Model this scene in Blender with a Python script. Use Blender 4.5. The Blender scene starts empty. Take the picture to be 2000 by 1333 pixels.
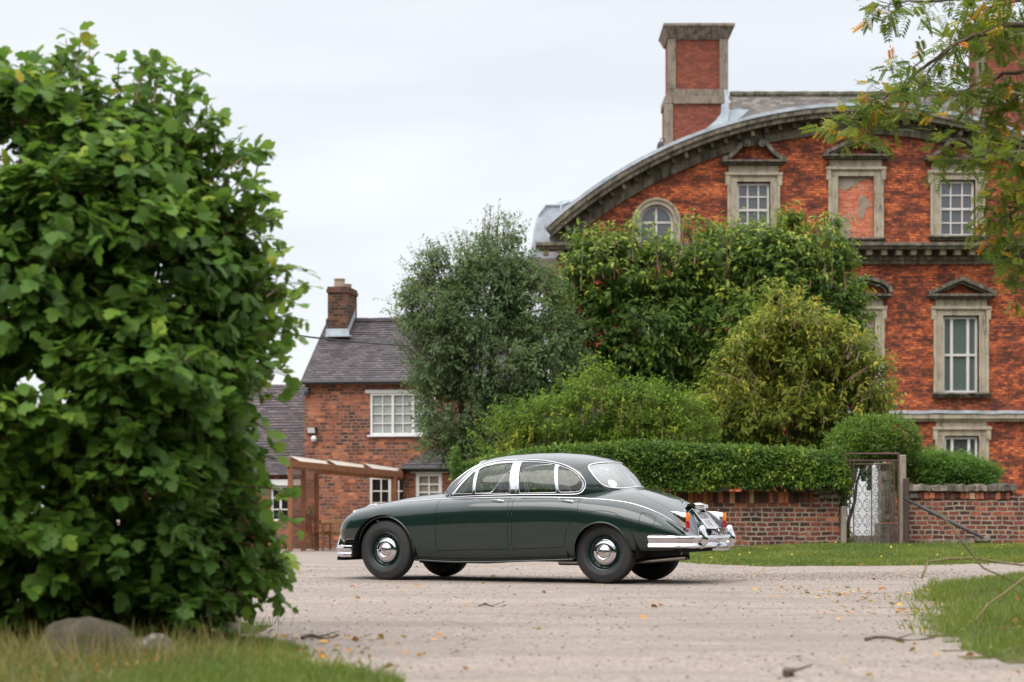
import bpy, bmesh, math, random
import numpy as np
from mathutils import Vector, Matrix
from mathutils import noise as mnoise
from mathutils.geometry import tessellate_polygon
R = math.radians
SC = bpy.context.scene
COL = SC.collection
rng = np.random.default_rng(7)
random.seed(7)

# ---------------------------------------------------------------- camera, sky, sun
CAM_H, FPX, HOR = 0.812, 3900.0, 996.0          # eye height, focal length in photo pixels, horizon row
cd = bpy.data.cameras.new('camera'); cam = bpy.data.objects.new('camera', cd); COL.objects.link(cam)
cam.location = (0, 0, CAM_H); cam.rotation_euler = (R(90), 0, 0)
cd.sensor_width = 36; cd.lens = FPX / 2000 * 36; cd.shift_y = (HOR - 666.5) / 2000
cd.clip_start = 0.1; cd.clip_end = 2000
cd.dof.use_dof = True; cd.dof.focus_distance = 22.6; cd.dof.aperture_fstop = 2.2
SC.camera = cam

SUN_EL, SUN_AZ = R(52), R(215)
w = bpy.data.worlds.new('World'); SC.world = w; w.use_nodes = True
nt = w.node_tree; nt.nodes.clear()
N = nt.nodes.new; Lk = nt.links.new
out = N('ShaderNodeOutputWorld'); bg1 = N('ShaderNodeBackground'); bg2 = N('ShaderNodeBackground'); addn = N('ShaderNodeAddShader')
sky = N('ShaderNodeTexSky'); sky.sky_type = 'NISHITA'; sky.sun_disc = False
sky.sun_elevation = SUN_EL; sky.sun_rotation = SUN_AZ
bg1.inputs['Strength'].default_value = 0.03; Lk(sky.outputs[0], bg1.inputs['Color'])
tc = N('ShaderNodeTexCoord'); sep = N('ShaderNodeSeparateXYZ'); Lk(tc.outputs['Generated'], sep.inputs[0])
# overcast luminance: brighter towards the zenith
rmp = N('ShaderNodeMapRange'); Lk(sep.outputs['Z'], rmp.inputs['Value'])
rmp.inputs['From Min'].default_value = 0.27; rmp.inputs['From Max'].default_value = 0.9
rmp.inputs['To Min'].default_value = 0.715; rmp.inputs['To Max'].default_value = 2.5
mp = N('ShaderNodeMapping'); mp.inputs['Scale'].default_value = (1.2, 1.2, 5); Lk(tc.outputs['Generated'], mp.inputs[0])
nz = N('ShaderNodeTexNoise'); nz.inputs['Scale'].default_value = 3.4; nz.inputs['Detail'].default_value = 5; nz.inputs['Distortion'].default_value = .3
Lk(mp.outputs[0], nz.inputs['Vector'])
cr = N('ShaderNodeValToRGB'); Lk(nz.outputs['Fac'], cr.inputs[0])
cr.color_ramp.elements[0].position = .38; cr.color_ramp.elements[0].color = (.865, .87, .885, 1)
cr.color_ramp.elements[1].position = .66; cr.color_ramp.elements[1].color = (1.0, 1.0, 1.0, 1)
Lk(cr.outputs[0], bg2.inputs['Color']); Lk(rmp.outputs[0], bg2.inputs['Strength'])
Lk(bg1.outputs[0], addn.inputs[0]); Lk(bg2.outputs[0], addn.inputs[1]); Lk(addn.outputs[0], out.inputs[0])
sd = bpy.data.lights.new('sun', 'SUN'); sun = bpy.data.objects.new('sun', sd); COL.objects.link(sun)
sd.energy = 1.6; sd.angle = R(50); sd.specular_factor = .05; sd.color = (1, .96, .9)
sun.rotation_euler = (R(90) - SUN_EL, 0, R(-35))
SC.view_settings.view_transform = 'Standard'; SC.view_settings.look = 'None'
SC.view_settings.exposure = 0.26; SC.view_settings.gamma = 1
SC.render.engine = 'CYCLES'; SC.cycles.use_denoising = True
SC.cycles.max_bounces = 9; SC.cycles.diffuse_bounces = 5; SC.cycles.glossy_bounces = 3; SC.cycles.transparent_max_bounces = 12; SC.cycles.transmission_bounces = 4

# ---------------------------------------------------------------- small helpers
def W(px, py, Y):
    "the point at distance Y seen at photo pixel px, py"
    return Vector(((px - 1000) * Y / FPX, Y, CAM_H + (HOR - py) * Y / FPX))
def tag(o, label=None, cat=None, group=None, kind=None):
    if label: o['label'] = label
    if cat: o['category'] = cat
    if group: o['group'] = group
    if kind: o['kind'] = kind
    return o
def empty(name, loc, rz=0, label=None, cat=None, group=None):
    o = bpy.data.objects.new(name, None); COL.objects.link(o)
    o.location = loc; o.rotation_euler = (0, 0, rz); o.empty_display_size = .2
    return tag(o, label, cat, group)
WORLDMODE = {}
def thing(name, loc, label, cat, group=None):
    "an unrotated root whose parts are given in world coordinates"
    o = empty(name, loc, 0, label, cat, group); WORLDMODE[o.name] = Vector(loc); return o
def link(name, me, parent=None, off=None):
    o = bpy.data.objects.new(name, me); COL.objects.link(o)
    if parent is not None: o.parent = parent
    return o
def origin_of(parent):
    p = parent
    while p is not None:
        if p.name in WORLDMODE: return WORLDMODE[p.name]
        p = p.parent
    return None
def copy_tree(o, parent=None):
    c = o.copy(); COL.objects.link(c)
    if parent is not None: c.parent = parent
    for ch in list(o.children): copy_tree(ch, c)
    return c
class MB:
    def __init__(s): s.v = []; s.f = []; s.m = []
    def add(s, vs, fs, mi=0):
        b = len(s.v); s.v += [tuple(v) for v in vs]; s.f += [tuple(b + i for i in f) for f in fs]; s.m += [mi] * len(fs); return s
    def box(s, x0, x1, y0, y1, z0, z1, mi=0):
        if x0 > x1: x0, x1 = x1, x0
        if y0 > y1: y0, y1 = y1, y0
        if z0 > z1: z0, z1 = z1, z0
        vs = [(x0,y0,z0),(x1,y0,z0),(x1,y1,z0),(x0,y1,z0),(x0,y0,z1),(x1,y0,z1),(x1,y1,z1),(x0,y1,z1)]
        return s.add(vs, [(0,3,2,1),(4,5,6,7),(0,1,5,4),(1,2,6,5),(2,3,7,6),(3,0,4,7)], mi)
    def hexa(s, p, mi=0):
        "8 points, bottom four then top four"
        return s.add(p, [(0,3,2,1),(4,5,6,7),(0,1,5,4),(1,2,6,5),(2,3,7,6),(3,0,4,7)], mi)
    def beam(s, a, b, w, h, up=(0,0,1), mi=0):
        a = Vector(a); b = Vector(b); d = (b - a).normalized(); up = Vector(up)
        r = d.cross(up)
        if r.length < 1e-4: r = d.cross(Vector((0,1,0)))
        r.normalize(); u = r.cross(d).normalized(); r = r * w/2; u = u * h/2
        return s.hexa([a-r-u, a+r-u, b+r-u, b-r-u, a-r+u, a+r+u, b+r+u, b-r+u], mi)
    def tube(s, pts, r, seg=8, closed=False, mi=0, caps=True, flat=None):
        pts = [Vector(p) for p in pts]; n = len(pts); rs = r if hasattr(r, '__len__') else [r]*n
        prev = None; vs = []
        for i, p in enumerate(pts):
            a = pts[(i-1) % n] if (closed or i > 0) else p
            b = pts[(i+1) % n] if (closed or i < n-1) else p
            d = (b - a)
            if d.length < 1e-9: d = Vector((0,0,1))
            d.normalize()
            if prev is None:
                u = d.orthogonal().normalized()
            else:
                u = (prev - d * prev.dot(d))
                if u.length < 1e-6: u = d.orthogonal()
                u.normalize()
            prev = u; v = d.cross(u)
            for k in range(seg):
                t = 2*math.pi*k/seg
                vs.append(p + (u*math.cos(t) + v*math.sin(t))*rs[i])
        fs = []
        for i in range(n if closed else n-1):
            j = (i+1) % n
            for k in range(seg):
                l = (k+1) % seg
                fs.append((i*seg+k, i*seg+l, j*seg+l, j*seg+k))
        if caps and not closed:
            fs.append(tuple(range(seg-1, -1, -1))); fs.append(tuple((n-1)*seg + k for k in range(seg)))
        return s.add(vs, fs, mi)
    def lathe(s, prof, o, axis, seg=32, mi=0):
        "prof: (radius, height along axis)"
        o = Vector(o); ax = Vector(axis).normalized(); u = ax.orthogonal().normalized(); v = ax.cross(u)
        vs = []
        for r, h in prof:
            for k in range(seg):
                t = 2*math.pi*k/seg
                vs.append(o + ax*h + (u*math.cos(t)+v*math.sin(t))*r)
        fs = []
        for i in range(len(prof)-1):
            for k in range(seg):
                l = (k+1) % seg
                fs.append((i*seg+k, i*seg+l, (i+1)*seg+l, (i+1)*seg+k))
        return s.add(vs, fs, mi)
    def extr(s, poly, y0, y1, mi=0):
        "polygon in x,z extruded along y; y0 is the near face"
        n = len(poly); vs = [(x, y0, z) for x, z in poly] + [(x, y1, z) for x, z in poly]
        tri = tessellate_polygon([[Vector((x, z, 0)) for x, z in poly]])
        fs = []
        for t in tri:
            fs.append(tuple(t)); fs.append(tuple(n + i for i in reversed(t)))
        for i in range(n):
            j = (i+1) % n; fs.append((i, i+n, j+n, j))
        return s.add(vs, fs, mi)
    def strip(s, pts, th, y0, y1, mi=0, miter=True):
        "thick polyline in x,z extruded along y"
        P = [Vector((x, z)) for x, z in pts]; n = len(P); A = []; B = []
        for i in range(n):
            a = P[max(0, i-1)]; b = P[min(n-1, i+1)]; d = (b-a).normalized(); nn = Vector((-d.y, d.x))
            t = th[i] if hasattr(th, '__len__') else th
            k = 1.0
            if miter and 0 < i < n-1:
                e = (P[i]-a).normalized(); k = 1/max(.4, abs(nn.dot(Vector((-e.y, e.x)))))
            A.append(P[i] + nn*t/2*k); B.append(P[i] - nn*t/2*k)
        for i in range(n-1):
            q = [A[i], B[i], B[i+1], A[i+1]]
            vs = [(p.x, y0, p.y) for p in q] + [(p.x, y1, p.y) for p in q]
            fs = [(0,1,2,3),(7,6,5,4),(1,5,6,2),(0,3,7,4)]
            if i == 0: fs.append((0,4,5,1))
            if i == n-2: fs.append((2,6,7,3))
            s.add(vs, fs, mi)
        return s
    def build(s, name, mats, parent=None, smooth=False, bevel=0, label=None, seg=2, fix=True):
        off = origin_of(parent)
        me = bpy.data.meshes.new(name)
        vs = s.v if off is None else [(x-off[0], y-off[1], z-off[2]) for x, y, z in s.v]
        me.from_pydata(vs, [], s.f)
        if not isinstance(mats, (list, tuple)): mats = [mats]
        for m in mats: me.materials.append(m)
        if len(mats) > 1: me.polygons.foreach_set('material_index', s.m)
        if fix:
            bm = bmesh.new(); bm.from_mesh(me); bmesh.ops.recalc_face_normals(bm, faces=bm.faces); bm.to_mesh(me); bm.free()
        if smooth:
            me.polygons.foreach_set('use_smooth', [True]*len(me.polygons))
            if smooth == 'auto':
                try: me.set_sharp_from_angle(angle=R(38))
                except Exception: pass
        me.update()
        o = link(name, me, parent)
        if bevel:
            b = o.modifiers.new('bevel', 'BEVEL'); b.width = bevel; b.segments = seg; b.limit_method = 'ANGLE'; b.angle_limit = R(40)
        if label: o['label'] = label
        return o

# ---------------------------------------------------------------- materials
class NT:
    def __init__(s, name):
        s.m = bpy.data.materials.new(name); s.m.use_nodes = True; s.t = s.m.node_tree; s.t.nodes.clear()
        s.o = s.n('ShaderNodeOutputMaterial'); s.b = s.n('ShaderNodeBsdfPrincipled'); s.l(s.b.outputs[0], s.o.inputs[0])
    def n(s, t, **k):
        x = s.t.nodes.new(t)
        for a, b in k.items(): setattr(x, a, b)
        return x
    def l(s, a, b): s.t.links.new(a, b)
    def set(s, node, key, v):
        if hasattr(v, 'is_output') or isinstance(v, bpy.types.NodeSocket): s.l(v, node.inputs[key])
        else: node.inputs[key].default_value = v
    def math(s, op, a, b=0.0, c=None, clamp=False):
        x = s.n('ShaderNodeMath', operation=op, use_clamp=clamp); s.set(x, 0, a); s.set(x, 1, b)
        if c is not None: s.set(x, 2, c)
        return x.outputs[0]
    def coord(s, scale=(1,1,1), kind='Object', rot=(0,0,0), loc=(0,0,0)):
        c = s.n('ShaderNodeTexCoord'); m = s.n('ShaderNodeMapping'); s.l(c.outputs[kind], m.inputs[0])
        m.inputs['Scale'].default_value = scale; m.inputs['Rotation'].default_value = rot; m.inputs['Location'].default_value = loc
        return m.outputs[0]
    def noise(s, vec, scale, detail=4, rough=.55, dist=0, out='Fac'):
        x = s.n('ShaderNodeTexNoise'); s.l(vec, x.inputs['Vector'])
        x.inputs['Scale'].default_value = scale; x.inputs['Detail'].default_value = detail; x.inputs['Roughness'].default_value = rough; x.inputs['Distortion'].default_value = dist
        return x.outputs[out]
    def voro(s, vec, scale, feat='F1', out='Distance', rnd=1):
        x = s.n('ShaderNodeTexVoronoi', feature=feat); s.l(vec, x.inputs['Vector']); x.inputs['Scale'].default_value = scale; x.inputs['Randomness'].default_value = rnd
        return x.outputs[out]
    def ramp(s, fac, stops, interp='LINEAR'):
        x = s.n('ShaderNodeValToRGB'); s.l(fac, x.inputs[0]); e = x.color_ramp.elements; x.color_ramp.interpolation = interp
        while len(e) < len(stops): e.new(.5)
        for i, (p, c) in enumerate(stops):
            e[i].position = p; e[i].color = (*c, 1) if hasattr(c, '__len__') else (c, c, c, 1)
        return x.outputs[0]
    def mix(s, f, a, b, mode='MIX'):
        x = s.n('ShaderNodeMix', data_type='RGBA', blend_type=mode)
        s.set(x, 0, f)
        for k, v in ((6, a), (7, b)):
            if isinstance(v, (tuple, list)): v = (*v, 1) if len(v) == 3 else v
            s.set(x, k, v)
        return x.outputs[2]
    def bump(s, h, dist=.01, strength=1.0, normal=None):
        x = s.n('ShaderNodeBump'); s.l(h, x.inputs['Height']); x.inputs['Distance'].default_value = dist; x.inputs['Strength'].default_value = strength
        if normal: s.l(normal, x.inputs['Normal'])
        return x.outputs[0]
    def fin(s, col=None, rough=None, metal=None, normal=None, spec=None, coat=None):
        if col is not None: s.set(s.b, 'Base Color', (*col, 1) if isinstance(col, tuple) and len(col) == 3 else col)
        if rough is not None: s.set(s.b, 'Roughness', rough)
        if metal is not None: s.set(s.b, 'Metallic', metal)
        if normal is not None: s.l(normal, s.b.inputs['Normal'])
        if spec is not None: s.b.inputs['Specular IOR Level'].default_value = spec
        if coat is not None: s.b.inputs['Coat Weight'].default_value = coat; s.b.inputs['Coat Roughness'].default_value = .02
        return s.m
def plain(name, col, rough=.6, metal=0, spec=.5, var=.0, vscale=6, bump=0, bscale=30, dark=(0,0,0)):
    k = NT(name); v = k.coord()
    c = col
    if var: c = k.mix(k.math('MULTIPLY', k.noise(v, vscale, 5, .6), var, clamp=True), col, tuple(dark))
    nrm = k.bump(k.noise(v, bscale, 4), .01, bump) if bump else None
    return k.fin(c, rough, metal, nrm, spec)
def brick_mat(name, bw, bh, stops, mortar, msize=.012, wet=.02, patch=(.35, 1.2, .55, 2.6), stain=None, white=None, smooth=.15, bumpd=.008, rough=.9):
    "stops: colour ramp over random brick value mixed with patchy noise"
    k = NT(name); c = k.n('ShaderNodeTexCoord'); sp = k.n('ShaderNodeSeparateXYZ'); k.l(c.outputs['Object'], sp.inputs[0])
    u = k.math('ADD', sp.outputs[0], sp.outputs[1]); cb = k.n('ShaderNodeCombineXYZ'); k.l(u, cb.inputs[0]); k.l(sp.outputs[2], cb.inputs[1])
    base = cb.outputs[0]
    dn = k.noise(base, 3.1, 3, .6, out='Color'); vm = k.n('ShaderNodeVectorMath', operation='SCALE'); k.l(dn, vm.inputs[0]); vm.inputs[3].default_value = wet
    va = k.n('ShaderNodeVectorMath', operation='ADD'); k.l(base, va.inputs[0]); k.l(vm.outputs[0], va.inputs[1]); vec = va.outputs[0]
    b = k.n('ShaderNodeTexBrick'); k.l(vec, b.inputs['Vector']); b.offset = .5; b.squash = .62; b.squash_frequency = 3
    b.inputs['Color1'].default_value = (0,0,0,1); b.inputs['Color2'].default_value = (1,1,1,1); b.inputs['Mortar'].default_value = (.5,.5,.5,1)
    b.inputs['Scale'].default_value = 1; b.inputs['Mortar Size'].default_value = msize; b.inputs['Mortar Smooth'].default_value = smooth
    b.inputs['Bias'].default_value = 0; b.inputs['Brick Width'].default_value = bw; b.inputs['Row Height'].default_value = bh
    amt, s1, s2, s3 = patch
    pm = k.n('ShaderNodeMapping'); k.l(vec, pm.inputs[0]); pm.inputs['Scale'].default_value = (1, s3, 1)
    p1 = k.noise(pm.outputs[0], s1, 4, .65); 
    pmm = k.n('ShaderNodeMapping'); k.l(vec, pmm.inputs[0]); pmm.inputs['Scale'].default_value = (1, s3*1.3, 1); pmm.inputs['Location'].default_value = (7.3, 2.2, 0)
    p2 = k.noise(pmm.outputs[0], s2*6, 3, .6)
    pn = k.math('ADD', k.math('MULTIPLY', p1, .6), k.math('MULTIPLY', p2, .4))
    pn = k.math('MULTIPLY_ADD', pn, 3.2, -1.1, clamp=True)
    f = k.math('ADD', k.math('MULTIPLY', b.outputs['Color'], 1-amt), k.math('MULTIPLY', pn, amt))
    col = k.ramp(f, stops)
    grain = k.noise(base, 60, 3, .7); col = k.mix(.35, col, k.ramp(grain, [(.3, .35), (.7, .75)]), 'OVERLAY')
    mcol = k.mix(k.noise(base, 9, 4), mortar, tuple(x*.45 for x in mortar))
    # mortar is weathered away or blackened in places
    mw = k.math('MULTIPLY', b.outputs['Fac'], k.ramp(k.noise(base, 2.3, 3), [(.28, .35), (.6, 1.0)]))
    col = k.mix(mw, col, mcol)
    if white:
        thr, wc = white
        wm = k.noise(pm.outputs[0], 2.0, 5, .7); wr = k.ramp(wm, [(thr, 0.0), (thr+.03, 1.0)]); col = k.mix(wr, col, wc)
    if stain:
        sc, thr, sc_col = stain
        st = k.noise(base, sc, 5, .7, .4); sr = k.ramp(st, [(thr, 0.0), (thr+.12, .75)]); col = k.mix(sr, col, sc_col)
    h = k.math('SUBTRACT', k.math('ADD', k.math('MULTIPLY', b.outputs['Color'], .25), k.math('MULTIPLY', k.noise(base, 22, 4, .7), .9)), b.outputs['Fac'])
    return k.fin(col, rough, 0, k.bump(h, bumpd, 1.0), .25)
def foliage(name, stops, rough=.42, trans=.3, spec=.45, vs=1.2):
    spec = .22; trans += .12; rough += .08; stops = [(p, (r*1.25, g*1.04, b*.75)) for p, (r, g, b) in stops]
    k = NT(name); a = k.n('ShaderNodeAttribute'); a.attribute_name = 'tint'
    v = k.coord(); f = k.math('ADD', a.outputs['Fac'], k.math('MULTIPLY_ADD', k.noise(v, vs, 3), .5, -.25), clamp=True)
    c = k.ramp(f, stops)
    geo = k.n('ShaderNodeNewGeometry')
    c2 = k.mix(.35, c, (.30, .38, .19)); cc = k.mix(geo.outputs['Backfacing'], c, c2)   # leaf undersides are paler
    k.fin(cc, rough, 0, None, spec)
    tr = k.n('ShaderNodeBsdfTranslucent'); k.l(k.mix(.5, c, (.16, .3, .03)), tr.inputs[0])
    ms = k.n('ShaderNodeMixShader'); ms.inputs[0].default_value = trans; k.l(k.b.outputs[0], ms.inputs[1]); k.l(tr.outputs[0], ms.inputs[2]); k.l(ms.outputs[0], k.o.inputs[0])
    return k.m
M = {}
BR_DARK = (.055,.03,.025)
M['brick_house'] = brick_mat('brick_house', .235, .083, [(0, (.05,.03,.025)), (.22, (.1,.038,.027)), (.40, (.18,.055,.032)), (.50, (.32,.082,.04)), (.62, (.5,.125,.05)), (.78, (.74,.205,.07)), (1, (.85,.3,.11))], (.09,.05,.04), .009, .03, (.72, .9, 1.0, 2.2), stain=(.5, .64, (.06,.036,.028)), white=(.74, (.42,.34,.27)), bumpd=.02)
M['brick_house_plain'] = brick_mat('brick_house_plain', .235, .083, [(0, (.13,.045,.032)), (.5, (.22,.065,.042)), (1, (.31,.095,.055))], (.13,.06,.045), .008, .008, (.3, .6, .8, 2), bumpd=.004)
M['brick_blocking'] = brick_mat('brick_blocking', .235, .083, [(0, (.1,.05,.04)), (.3, (.45,.09,.04)), (.7, (.68,.16,.06)), (1, (.7,.35,.22))], (.6,.42,.32), .013, .03, (.4, 1, 1, 2), white=(.60, (.36,.29,.22)))
M['brick_cottage'] = brick_mat('brick_cottage', .205, .084, [(0, (.04,.028,.026)), (.25, (.10,.048,.036)), (.45, (.2,.072,.045)), (.66, (.36,.125,.065)), (.85, (.58,.2,.085)), (1, (.68,.27,.13))], (.40,.29,.23), .011, .05, (.52, 1.3, .9, 1.8), stain=(.9, .6, (.1,.06,.045)), white=(.73, (.5,.4,.33)), bumpd=.02)
M['brick_wall'] = brick_mat('brick_wall', .195, .086, [(0, (.03,.026,.028)), (.25, (.075,.04,.035)), (.42, (.14,.055,.042)), (.6, (.24,.075,.05)), (.8, (.42,.12,.06)), (.93, (.58,.2,.1)), (1, (.42,.3,.2))], (.58,.49,.38), .0135, .07, (.5, 1.3, .9, 1.6), stain=(1.6, .58, (.09,.07,.055)), white=(.66, (.42,.35,.27)), bumpd=.035)
M['brick_chim'] = brick_mat('brick_chim', .235, .08, [(0, (.022,.017,.016)), (.5, (.065,.038,.028)), (1, (.22,.095,.05))], (.2,.13,.09), .011, .02, (.35, .8, .8, 2))
def stone_mat(name, c1, c2, cd, amt=.5, joints=True, sc=1.2):
    k = NT(name); c = k.n('ShaderNodeTexCoord'); sp = k.n('ShaderNodeSeparateXYZ'); k.l(c.outputs['Object'], sp.inputs[0])
    v = k.coord(); n1 = k.noise(v, 2.5*sc, 6, .65); col = k.mix(k.ramp(n1, [(.35, 0.0), (.68, 1.0)]), c1, c2)
    vst = k.coord((3.2, 3.2, .8)); n2 = k.noise(vst, 1.5*sc, 6, .75, .5)
    up = k.n('ShaderNodeNewGeometry'); sn = k.n('ShaderNodeSeparateXYZ'); k.l(up.outputs['Normal'], sn.inputs[0])
    dirt = k.math('ADD', n2, k.math('MULTIPLY', k.math('ABSOLUTE', sn.outputs[2]), .12))
    col = k.mix(k.ramp(dirt, [(.62-amt*.25, 0.0), (.74-amt*.12, .9)]), col, cd)
    h = k.math('ADD', n1, k.noise(v, 30, 4, .7))
    if joints:
        u = k.math('ADD', sp.outputs[0], k.math('MULTIPLY', sp.outputs[2], .37)); fr = k.math('FRACT', k.math('MULTIPLY', u, 1.35))
        j = k.ramp(fr, [(0, 0.0), (.012, 1.0), (.99, 1.0), (1, 0.0)]); col = k.mix(.55, col, j, 'MULTIPLY')
    return k.fin(col, .9, 0, k.bump(h, .02, .6), .2)
M['stone'] = stone_mat('stone', (.46,.40,.30), (.34,.29,.215), (.06,.05,.04), .38)
M['stone_dark'] = stone_mat('stone_dark', (.27,.235,.175), (.13,.115,.09), (.03,.027,.023), .85)
M['stone_chim'] = stone_mat('stone_chimney', (.27,.225,.17), (.19,.155,.12), (.06,.05,.04), .5)
M['stone_brown'] = stone_mat('stone_brown', (.12,.092,.068), (.07,.06,.045), (.05,.05,.03), .5, False, 3)
M['stone_moss'] = stone_mat('stone_moss', (.2,.185,.13), (.11,.11,.07), (.035,.035,.026), .8, False)
M['stone_wall'] = stone_mat('stone_wall', (.34,.29,.22), (.14,.12,.1), (.05,.045,.04), .6, False, 2.5)
M['render'] = stone_mat('render', (.36,.29,.22), (.25,.2,.16), (.12,.1,.08), .3, False)
def lead_mat():
    k = NT('lead'); v = k.coord(); col = k.mix(k.ramp(k.noise(v, 1.6, 6, .7), [(.35, 0.0), (.65, 1.0)]), (.30,.33,.36), (.5,.55,.59))
    col = k.mix(k.ramp(k.noise(v, 7, 5, .7), [(.55, 0.0), (.75, .5)]), col, (.16,.18,.2))
    return k.fin(col, .55, .1, k.bump(k.noise(v, 5, 4), .03, .5), .4)
M['lead'] = lead_mat()
def tile_mat(name, cols, tw, th, zs, bumpd=.02, lich=None):
    k = NT(name); c = k.n('ShaderNodeTexCoord'); sp = k.n('ShaderNodeSeparateXYZ'); k.l(c.outputs['Object'], sp.inputs[0])
    cb = k.n('ShaderNodeCombineXYZ'); k.l(sp.outputs[0], cb.inputs[0]); k.l(k.math('MULTIPLY', sp.outputs[2], zs), cb.inputs[1]); base = cb.outputs[0]
    dn = k.noise(base, 1.7, 3, .6, out='Color'); vm = k.n('ShaderNodeVectorMath', operation='SCALE'); k.l(dn, vm.inputs[0]); vm.inputs[3].default_value = .07
    va = k.n('ShaderNodeVectorMath', operation='ADD'); k.l(base, va.inputs[0]); k.l(vm.outputs[0], va.inputs[1]); vec = va.outputs[0]
    b = k.n('ShaderNodeTexBrick'); k.l(vec, b.inputs['Vector']); b.inputs['Color1'].default_value = (0,0,0,1); b.inputs['Color2'].default_value = (1,1,1,1); b.inputs['Mortar'].default_value = (0,0,0,1)
    b.inputs['Scale'].default_value = 1; b.inputs['Mortar Size'].default_value = .006; b.inputs['Brick Width'].default_value = tw; b.inputs['Row Height'].default_value = th
    s2 = k.n('ShaderNodeSeparateXYZ'); k.l(vec, s2.inputs[0])
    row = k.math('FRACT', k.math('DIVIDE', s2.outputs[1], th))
    f = k.math('ADD', k.math('MULTIPLY', b.outputs['Color'], .55), k.math('MULTIPLY', k.noise(base, 1.3, 5, .7), .5))
    col = k.ramp(f, [(.15, cols[0]), (.5, cols[1]), (.85, cols[2])])
    col = k.mix(b.outputs['Fac'], col, tuple(x*.3 for x in cols[0]))
    if lich: col = k.mix(k.ramp(k.noise(base, 9, 5, .75), [(.6, 0.0), (.68, .8)]), col, lich)
    edge = k.ramp(row, [(0, 0.0), (.12, 0.0), (.16, 1.0), (1, .25)]); col = k.mix(k.ramp(row, [(0, .75), (.2, .6), (.3, 0.0)]), col, tuple(x*.25 for x in cols[0]))  # overlap shade painted into the colour along the foot of each course
    h = k.math('ADD', k.math('ADD', edge, k.math('MULTIPLY', b.outputs['Color'], .5)), k.math('MULTIPLY', k.noise(base, 14, 3), .4))
    return k.fin(col, .75, 0, k.bump(h, bumpd, 1.0), .35)
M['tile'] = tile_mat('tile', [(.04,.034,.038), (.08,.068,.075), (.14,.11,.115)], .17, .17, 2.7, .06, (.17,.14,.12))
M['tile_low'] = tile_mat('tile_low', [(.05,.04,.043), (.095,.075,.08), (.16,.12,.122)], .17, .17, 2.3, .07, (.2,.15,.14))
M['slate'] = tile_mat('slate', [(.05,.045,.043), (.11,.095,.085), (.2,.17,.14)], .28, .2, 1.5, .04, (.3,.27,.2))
M['white'] = plain('white_paint', (.78,.78,.76), .5, var=.25, vscale=5, dark=(.4,.38,.33), bump=.3)
M['white_old'] = plain('white_old', (.78,.76,.72), .6, var=.55, vscale=9, dark=(.3,.22,.18), bump=.6)
M['pane'] = plain('pane', (.06,.062,.068), .06, spec=1.0, var=.3, vscale=1.2, dark=(.14,.14,.15))
M['pane_green'] = plain('pane_green', (.09,.12,.115), .06, spec=1.0, var=.3, vscale=1.2, dark=(.15,.17,.16))
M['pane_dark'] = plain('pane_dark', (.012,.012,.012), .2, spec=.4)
M['curtain'] = plain('net_curtain', (.38,.4,.38), .7, var=.4, vscale=6, dark=(.15,.17,.16))
def wood_mat(name, a, b, sc=(2, 2, 14)):
    k = NT(name); v = k.coord(sc); n = k.noise(v, 2.4, 5, .7, 1.2); return k.fin(k.ramp(n, [(.3, a), (.7, b)]), .75, 0, k.bump(n, .01, .5), .3)
M['cedar'] = wood_mat('cedar', (.16,.062,.03), (.34,.15,.075), (9, 9, 1.5))
M['cedar_h'] = wood_mat('cedar_beam', (.16,.062,.03), (.36,.165,.085), (1.5, 9, 9))
M['oldwood'] = wood_mat('old_wood', (.18,.14,.11), (.4,.34,.28), (12, 12, 1.5))
M['brownpost'] = plain('brown_post', (.095,.055,.05), .7, var=.5, vscale=12, bump=.4)
M['pole'] = plain('dark_pole', (.045,.04,.036), .6, var=.4, vscale=9, bump=.4)
M['rust'] = plain('rusty_iron', (.13,.065,.055), .75, var=.5, vscale=20, dark=(.05,.04,.04), bump=.4, bscale=80)
M['scroll'] = plain('scroll_iron', (.1,.1,.11), .6, var=.4, vscale=20, bump=.3)
M['bark'] = plain('bark', (.13,.1,.075), .9, var=.5, vscale=18, dark=(.04,.03,.025), bump=1, bscale=40)
M['twig'] = plain('twig', (.17,.085,.055), .8, var=.4, vscale=25, dark=(.1,.09,.05), bump=.5)
M['stem'] = plain('stem', (.22,.15,.07), .7, var=.5, vscale=20, dark=(.08,.1,.03))
M['black'] = plain('black_metal', (.02,.02,.022), .5)
M['panelwhite'] = plain('white_board', (.85,.87,.9), .5, var=.12, vscale=3, dark=(.5,.5,.55))
M['rooflight'] = None
def translucent(name, col, f=.5):
    k = NT(name); k.fin(col, .3, 0, None, .5); t = k.n('ShaderNodeBsdfTranslucent'); t.inputs[0].default_value = (*col, 1)
    ms = k.n('ShaderNodeMixShader'); ms.inputs[0].default_value = f; k.l(k.b.outputs[0], ms.inputs[1]); k.l(t.outputs[0], ms.inputs[2]); k.l(ms.outputs[0], k.o.inputs[0]); return k.m
M['rooflight'] = translucent('polycarbonate', (.82,.79,.74), .7)
def clearglass(name, tint, refl=.12, rough=.02):
    k = NT(name); tb = k.n('ShaderNodeBsdfTransparent'); tb.inputs[0].default_value = (*tint, 1); g = k.n('ShaderNodeBsdfGlossy'); g.inputs['Roughness'].default_value = rough
    fr = k.n('ShaderNodeLayerWeight'); fr.inputs[0].default_value = .5; f = k.math('MULTIPLY_ADD', k.math('POWER', fr.outputs['Facing'], 4.0), .85, refl, clamp=True)
    ms = k.n('ShaderNodeMixShader'); k.l(f, ms.inputs[0]); k.l(tb.outputs[0], ms.inputs[1]); k.l(g.outputs[0], ms.inputs[2]); k.l(ms.outputs[0], k.o.inputs[0]); return k.m
M['side_screen'] = clearglass('side_screen', (.88,.8,.76), .12, .3)
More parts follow.
